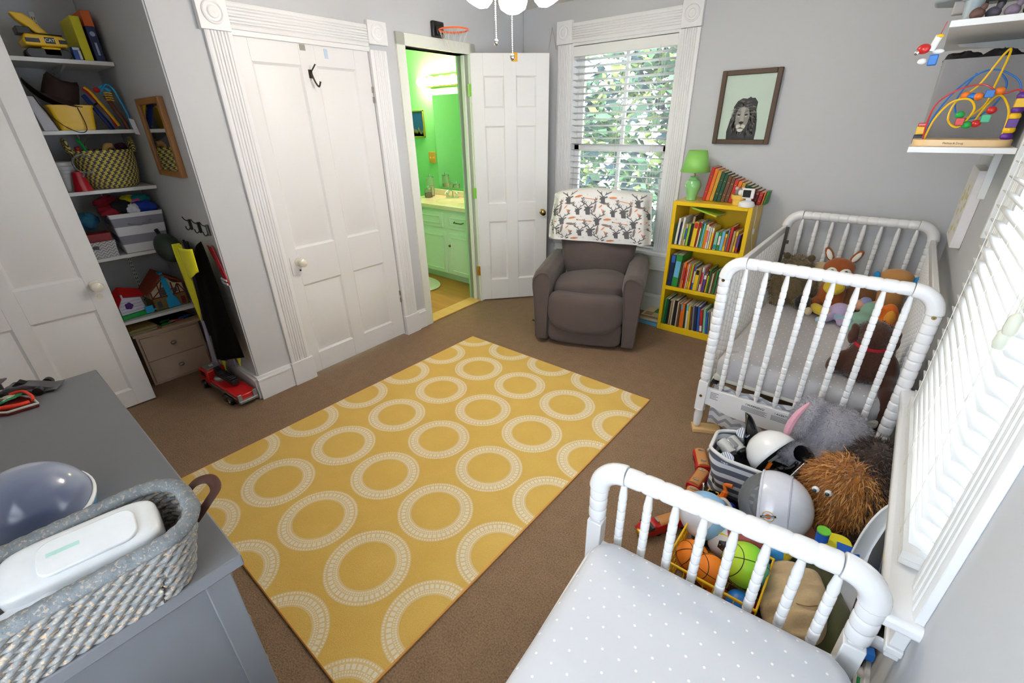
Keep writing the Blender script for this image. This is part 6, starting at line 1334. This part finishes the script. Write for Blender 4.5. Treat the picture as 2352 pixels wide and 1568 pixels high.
G().tube(cr([(-.016,-.1,.3),(-.017,-.02,.41),(-.017,.06,.46)],6),.0018,6).ob('stitching',mat('grey_stitch','#5f6066',.6),r); G().box(-.03,-.16,.05,-.018,-.15,.32).ob('red_trim',mat('copper_trim','#8a5a4a',.5),r)
# books / boards between bed and wall
for k,(x,c,lab) in enumerate(((.232,M_PAPER,'thin cream board standing between the toddler bed and the wall'),(.243,M_GRN,'thin green board standing between the toddler bed and the wall'),(.254,M_WHITE,'white board standing against the wall beside the toddler bed'))):
    o=G().box(0,0,0,.006,.5,.34-.02*k).ob('play_board',c,sm=0); o.location=(x,.55,.0); tag(o,lab,'board')
r=thing('paper_cup','white paper tab with a blue patch beside the bed post at the wall','paper',M=Tr(.262,1.10,.365)@Rz(.2)); 
g=G(); g.grid(lambda u,v:(.02*math.cos(PI*u)-.0,.02*math.sin(PI*u),.045*v),14,2); g.ob('white_curl',M_WHITE,r,sm=180,solid=.001); G().box(-.02,-.01,-.02,.0,.012,.006).ob('blue_patch',M_BLUE,r)
# cord on wall
o=G().tube(cr([(.283,2.42,.40),(.27,2.43,.36),(.262,2.42,.25),(.266,2.40,.12),(.27,2.36,.02)],8),.006,8).box(.268,2.405,.385,.299,2.435,.42).ob('power_cable',mat('grey_cord','#c6c6c4',.5)); tag(o,'pale grey power cord and plug on the wall behind the crib','cable')
# ---- train
def wagon(nm,lab,x,y,ang,L,mt,eng=False):
    q=thing(nm,lab,'toy train',(x,y,0),ang,group='red toy train' if not eng else None)
    g=G(); g.prism([(-.033,.012),(.033,.012),(.033,.04),(.026,.052),(-.026,.052),(-.033,.04)],-L/2,L/2,M=Matrix(((0,0,1,0),(1,0,0,0),(0,1,0,0),(0,0,0,1)))) 
    g.ob('body',M_RED,q,bev=.003)
    g=G(); n_=10
    pr=[(.026*math.cos(PI*k/n_),.05+.012*math.sin(PI*k/n_)) for k in range(n_+1)]; g.prism(pr,-L/2+.006,L/2-(.05 if eng else .006),M=Matrix(((0,0,1,0),(1,0,0,0),(0,1,0,0),(0,0,0,1)))); g.ob('wood_roof',M_TW_,q,sm=40)
    for sx in (-.32,.28): G().box(sx*L-.004,-.013,.0615,sx*L+.004,.013,.066).ob('silver_bracket',M_SILV,q,bev=.001)
    g=G()
    for k in range(4):
        for s in (-1,1): g.box(-.03+.014*k,s*.0335-.0004,.026,-.02+.014*k,s*.0335+.0004,.036)
    g.ob('windows',M_BLACK,q,sm=0)
    for sx in (-.3,.3):
        for s in (-1,1): G().cyl((sx*L,s*.024,.012),(sx*L,s*.031,.012),.012,n=14).ob('wheel',M_BLACK,q)
    if eng:
        G().prism([(0,.01),(.06,.01),(.075,.022),(.06,.04),(.02,.062),(0,.064)],-.032,.032,M=Tr(L/2-.03,0,0)@XZ).ob('nose',M_RED,q,bev=.008,bs=3); G().ell((L/2+.038,0,.022),(.012,.02,.012)).ob('nose_cap',M_GOLD,q)
        G().prism([(.0,.045),(.028,.045),(.012,.062),(0,.064)],-.034,.034,M=Tr(L/2-.012,0,0)@XZ).ob('windscreen',M_BLACK,q)
    return q
M_TW_=wood('train_wood','#d79a5c','#c08040',0,.4)
wagon('toy_train_wagon','red toy train wagon with a wooden roof, farthest from the bed',-.420,1.985,math.atan2(-.126,.065),.135,None)
wagon('toy_train_wagon','red toy train wagon with a wooden roof, second from the far end',-.385,1.835,math.atan2(-.132,-.005),.135,None)
wagon('toy_train_wagon','red toy train wagon with a wooden roof, next behind the engine',-.372,1.69,math.atan2(-.12,.01),.125,None)
wagon('toy_train_engine','red bullet-nosed toy train engine with a wooden roof behind the bed spindles',-.40,1.50,math.atan2(-.21,-.133),.2,None,True)
# ================= RIGHT WALL SHELVES =================
for nm_,z,y1,lab in (('lower',1.49,3.25,'white wall shelf holding the bead maze on the right wall'),('upper',1.885,3.25,'upper white wall shelf above the bead maze on the right wall')):
    s=thing('wall_shelf',lab,'shelf',(.14,2.8,z-.02)); G(Tr(-.14,-2.8,-(z-.02))).box(-.022,2.39,z-.02,.27,y1,z).ob('board',M_SHELF,s,bev=.0015)
    for y in (2.97,): G(Tr(-.14,-2.8,-(z-.02))).prism([(.27,z-.021),(.02,z-.021),(.03,z-.03),(.27,z-.06)],y-.006,y+.006,M=XZ).ob('bracket',M_SHELF,s)
for y,z0,lab in ((2.385,1.185,'white metal shelf rail on the right wall next to the window'),(2.97,1.25,'white metal shelf rail on the right wall farther from the window')):
    o=G().box(.272,y-.012 if y<2.5 else y-.005,z0,.2995,y+.012 if y<2.5 else y+.006,2.35).ob('shelf_rail',M_SHELF,bev=.002); tag(o,lab,'shelf rail')
# canvas on right wall
r=thing('wall_canvas','thin boxed canvas with yellow and white print on the right wall below the shelves','canvas',(.272,3.28,1.16)); G().box(-.014,-.19,-.16,.027,.19,.20).ob('canvas_box',mat('canvas_white','#e9e4e4',.7),r,bev=.002)
g=G(); rs=random.Random(6)
for k in range(16):
    y=rs.uniform(-.16,.14); z=rs.uniform(-.14,.11); g.box(-.0146,y,z,-.014,y+rs.uniform(.02,.06),z+rs.uniform(.01,.04))
g.ob('yellow_print',mat('canvas_yellow','#d7cd8a',.7,var=.2),r,sm=0)
# bead maze
r=thing('bead_maze','wooden-based bead maze with looping red, blue and yellow wires on the lower wall shelf','toy',(.12,2.50,1.49))
M_MB=wood('maple_base','#e9c998','#d8b27a',0,.35)
G().prism(rrect(.275,.17,.05,8),0,.024).ob('base',M_MB,r,bev=.002); text('Melissa & Doug',.009,M_INK,r,Tr(-.02,-.0852,.012)@Rx(PI/2),name='base_print')
def wire(pts,rr,mt,nm): return G().tube(cr(pts,10),rr,8).ob(nm,mt,r)
wire([(-.105,-.04,.022),(-.095,-.04,.09),(-.065,-.05,.145),(-.02,-.05,.155),(.005,-.045,.12),(-.02,-.03,.065),(-.055,-.02,.09),(-.05,-.01,.15),(-.005,-.0,.20),(.03,.01,.29),(.045,.02,.30),(.04,.03,.20),(.03,.03,.13),(-.03,.02,.07)],.0034,M_YELP,'yellow_wire')
wire([(.02,.0,.08),(.035,.0,.13),(.055,-.02,.165),(.08,-.03,.145),(.1,-.04,.10),(.105,-.04,.022)],.0034,M_YELP,'yellow_wire')
wire([(-.11,-.03,.022),(-.10,-.02,.10),(-.06,.0,.19),(.0,.02,.245),(.06,.03,.235),(.11,.02,.18),(.115,.0,.022)],.0028,M_BLUE,'blue_wire')
wire([(-.02,.04,.24),(-.05,.03,.16),(-.03,.02,.10),(.02,.02,.095),(.06,.03,.14),(.07,.04,.20),(.04,.04,.24)],.0028,M_BLUE,'blue_wire')
wire([(-.108,-.05,.022),(-.112,-.04,.09),(-.1,-.03,.15),(-.05,-.02,.19),(.01,-.01,.2),(.06,-.02,.17),(.1,-.03,.18),(.125,-.04,.16)],.0026,M_RED,'red_wire')
def bead(x,y,z,mt,k=0,s=.0125):
    g=G()
    if k: g.cb((x,y,z),(s*1.9,s*1.9,s*1.9),M=None) 
    else: g.ell((x,y,z),(s*1.15,s,s),n=16)
    g.ob('bead',mt,r,bev=.0015 if k else 0)
for a in ((-.028,-.045,.105,M_GRN,0),(-.022,-.047,.083,M_RED,1),(.0,-.047,.072,M_GRN,0),(.024,-.045,.076,M_RED,0),(.044,-.043,.092,mat('mint_green_bead','#2fae7a',.35),1),(.052,-.04,.118,M_RED,0),(-.03,-.02,.168,M_ORG,0),(-.012,-.03,.163,M_BLUE,0),(.004,-.035,.163,M_ORG,0),(.03,-.035,.17,M_BLUE,1),(.054,-.035,.178,M_ORG,0)): bead(*a)
for k in range(7): bead(.116,-.042,.034+.021*k,(M_PUR,M_YELP)[k%2],(k%3==2),.0145)
# grey bin on the lower shelf
r=thing('grey_fabric_box','square grey fabric box behind the bead maze on the lower wall shelf','box',(.13,2.86,1.4905)); g=G(); tap(g,.26,.34,.275,.35,.30,.005,4,.012); g.ob('box_body',mat('grey_box_fabric','#8f8e90',.9,bump=.2,sc=200),r,sm=40)
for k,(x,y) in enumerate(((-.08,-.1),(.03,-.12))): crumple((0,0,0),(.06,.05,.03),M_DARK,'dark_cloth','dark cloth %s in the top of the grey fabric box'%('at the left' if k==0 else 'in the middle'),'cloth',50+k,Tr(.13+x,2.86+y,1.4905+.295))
# colourful block toy at left behind the maze
r=thing('toy_building_block','small red, yellow and navy block toy at the lower wall shelf end','toy',(.0,2.61,1.4905)); G().box(-.02,-.02,0,.02,.02,.035).ob('navy_block',mat('navy_block','#122a4a',.4),r,bev=.003); G().box(-.018,-.018,.035,.018,.018,.065).ob('yellow_block',M_YELP,r,bev=.003); G().box(-.017,-.017,.065,.017,.017,.078).ob('red_block',M_RED,r,bev=.003)
# upper shelf: grey model ship shape
M_GM=mat('grey_model_plastic','#9aa6ab',.45,var=.08,sc=20); r=thing('grey_model_spacecraft','large grey plastic model craft on a tapered foot on the upper wall shelf','toy',(.10,2.60,1.8855))
G().prism([(-.19,-.06),(-.12,-.12),(.02,-.13),(.17,-.10),(.2,.0),(.17,.1),(-.1,.12),(-.19,.05)],.075,.105).ob('hull',M_GM,r,bev=.012,bs=3); G().prism([(-.15,-.04),(-.08,-.09),(.14,-.07),(.15,.07),(-.08,.09)],.105,.14).ob('upper_hull',M_GM,r,bev=.01)
G().lathe([(.022,0),(.026,.06),(.034,.062),(.034,.08),(.0001,.08)],20,M=Tr(-.075,-.13,0)).ob('foot',M_GM,r)
G().box(-.13,-.06,.035,-.05,-.02,.076).ob('engine_box',mat('pale_grey_model','#b3aeac',.5),r,bev=.004)
g=G(); rs=random.Random(3)
for k in range(14): x=rs.uniform(-.13,.17); y=rs.uniform(-.12,.08); g.box(x,y,.062,x+rs.uniform(.01,.04),y+rs.uniform(.01,.03),.076)
g.ob('underside_detail',mat('dark_model_detail','#4a504f',.5,var=.3),r,bev=.001)
for k,(x,y,c,lab) in enumerate(((.04,2.43,'#5d4038','small brown toy'),(.08,2.45,'#4f4a55','small dark grey toy'),(.125,2.44,'#7c6f80','small mauve toy'),(.17,2.45,'#2e2c34','small black toy'))):
    o=G().ell((0,0,.016),(.02,.018,.018)).ell((.012,-.004,.033),(.009,.009,.011)).ob('toy_figurine',mat('figurine_%d'%k,c,.6,var=.4,sc=70)); o.location=(x,y,1.8855); tag(o,lab+' under the grey model craft on the upper wall shelf','toy')
# hanging ornament
r=thing('hanging_ornament','small red, white and blue ornament hanging from the left corner of the upper wall shelf','ornament',(-.035,2.40,1.80))
G().tube([(.004,0,.085),(-.004,0,.045)],.0012,5).ob('red_string',M_RED,r); G().tube([(-.004,0,.045),(-.016,0,.0)],.011,12).ob('white_stem',M_WHITE,r); G().ell((-.036,-.005,.008),(.02,.015,.016)).ob('red_ball',M_RED,r); G().ell((-.052,-.008,-.002),(.009,.008,.009)).ob('silver_tip',M_CHROME,r)
G().box(-.014,-.01,-.045,.012,.01,-.012).ob('blue_block',M_BLUE,r,bev=.003); G().ell((.006,0,-.003),(.017,.01,.008)).ell((-.03,0,-.03),(.014,.01,.01)).ob('white_wings',M_WHITE,r); G().ell((-.002,-.006,.043),(.011,.006,.006)).ob('yellow_bow',M_YELP,r)
# lion portrait
r=thing('lion_portrait','framed grey lion portrait on pale green above the yellow bookcase','picture',(-.992,3.796,1.662)); PW,PH=.19,.233
g=G(); f=.031
g.box(-PW,-.03,-PH,-PW+f,0,PH).box(PW-f,-.03,-PH,PW,0,PH).box(-PW+f,-.03,-PH,PW-f,0,-PH+f).box(-PW+f,-.03,PH-f,PW-f,0,PH); g.ob('frame',wood('walnut_frame','#4a3728','#5e4938',2,.55),r,bev=.004)
pg=mat('pale_green_print_bg','#c3d4c6',.5,var=.05,sc=5); L1=mat('lion_dark','#2f2f31',.6,var=.5,sc=70); L2=mat('lion_mid','#6b6966',.6,var=.3,sc=90); L3=mat('lion_face','#8f8c87',.6,var=.2,sc=60); L4=mat('lion_light','#cfccc6',.6); L5=mat('lion_black','#161617',.6)
g=G(); g.box(-PW+f-.002,-.012,-PH+f-.002,PW-f+.002,-.006,PH-f+.002,0)
def lay(pts,k,m): g.add([(x,-.0125-.0006*k,z) for x,z in pts],[tuple(range(len(pts)))],m)
def el(cx,cz,rx,rz,k,m,jag=0,n=28,a0=0):
    rs_=random.Random(int(cx*999+cz*777)); lay([(cx+(rx*(1+rs_.uniform(-jag,jag)))*math.cos(2*PI*i/n),cz+(rz*(1+rs_.uniform(-jag,jag)))*math.sin(2*PI*i/n)) for i in range(n)],k,m)
zb=-PH+f
mane=[(-.10,zb),(-.105,zb+.05),(-.092,zb+.13),(-.078,zb+.17),(-.08,zb+.21),(-.06,zb+.245),(-.03,zb+.262),(.0,zb+.258),(.02,zb+.27),(.03,zb+.262),(.05,zb+.262),(.072,zb+.235),(.07,zb+.19),(.085,zb+.13),(.092,zb+.06),(.09,zb)]
lay(mane,1,1); rs_=random.Random(12)
def st(x,z,ang,L,w,k,m):
    c,s=math.cos(ang),math.sin(ang); lay([(x-s*w,z+c*w),(x+s*w,z-c*w),(x+c*L,z+s*L)],k,m)
for i in range(150):
    an=rs_.uniform(-.35,PI+.35); rr=rs_.uniform(.035,.085); x=-.006+rr*math.cos(an)*.95; z=zb+.12+rr*math.sin(an)*1.45
    if z>zb+.25 or z<zb+.01: continue
    st(x,max(zb+.002,z),an-(PI/2-.3)*(1 if math.cos(an)>0 else -1)*.9,rs_.uniform(.02,.04),.0035,2,2 if rs_.random()<.55 else (3 if rs_.random()<.5 else 1))
for i in range(60): x=rs_.uniform(-.075,.07); st(x,zb+rs_.uniform(.045,.09),-PI/2+rs_.uniform(-.25,.25),rs_.uniform(.02,.042),.004,2,rs_.choice((1,2,2,5)))
lay([(-.052,zb+.10),(-.058,zb+.15),(-.048,zb+.195),(-.014,zb+.212),(.022,zb+.195),(.034,zb+.15),(.026,zb+.10),(.008,zb+.062),(-.014,zb+.052),(-.036,zb+.062)],3,3)
lay([(-.026,zb+.115),(-.024,zb+.17),(-.03,zb+.20),(-.014,zb+.205),(.003,zb+.20),(-.003,zb+.17),(-.001,zb+.115)],4,6)
for s in (-1,1):
    lay([(-.014+s*.012,zb+.16),(-.014+s*.02,zb+.152),(-.014+s*.038,zb+.158),(-.014+s*.03,zb+.164)],5,5); lay([(-.014+s*.014,zb+.148),(-.014+s*.022,zb+.143),(-.014+s*.034,zb+.148),(-.014+s*.026,zb+.151)],5,4); lay([(-.014+s*.012,zb+.176),(-.014+s*.04,zb+.18),(-.014+s*.03,zb+.186)],5,2)
    el(-.014+s*.0155,zb+.083,.016,.0135,5,4,.06)
lay([(-.032,zb+.112),(-.024,zb+.102),(-.014,zb+.097),(-.004,zb+.102),(.004,zb+.112),(-.014,zb+.117)],6,5); st(-.014,zb+.098,-PI/2,.03,.0012,7,5)
lay([(-.036,zb+.072),(-.014,zb+.078),(.008,zb+.072),(-.014,zb+.0705)],6,5); el(-.014,zb+.06,.02,.0105,6,4,.05)
g.ob('print',[pg,L1,L2,L3,L4,L5,mat('lion_bridge','#a9a6a0',.6)],r,sm=0)
# string hanging behind bathroom door
o=G().tube([(-2.70,3.795,2.16),(-2.66,3.79,2.32),(-2.62,3.795,2.16)],.003,6).ob('hanging_string',mat('tan_string','#b5a79b',.8)); tag(o,'thin string hanging on the wall above the open six-panel door','string')
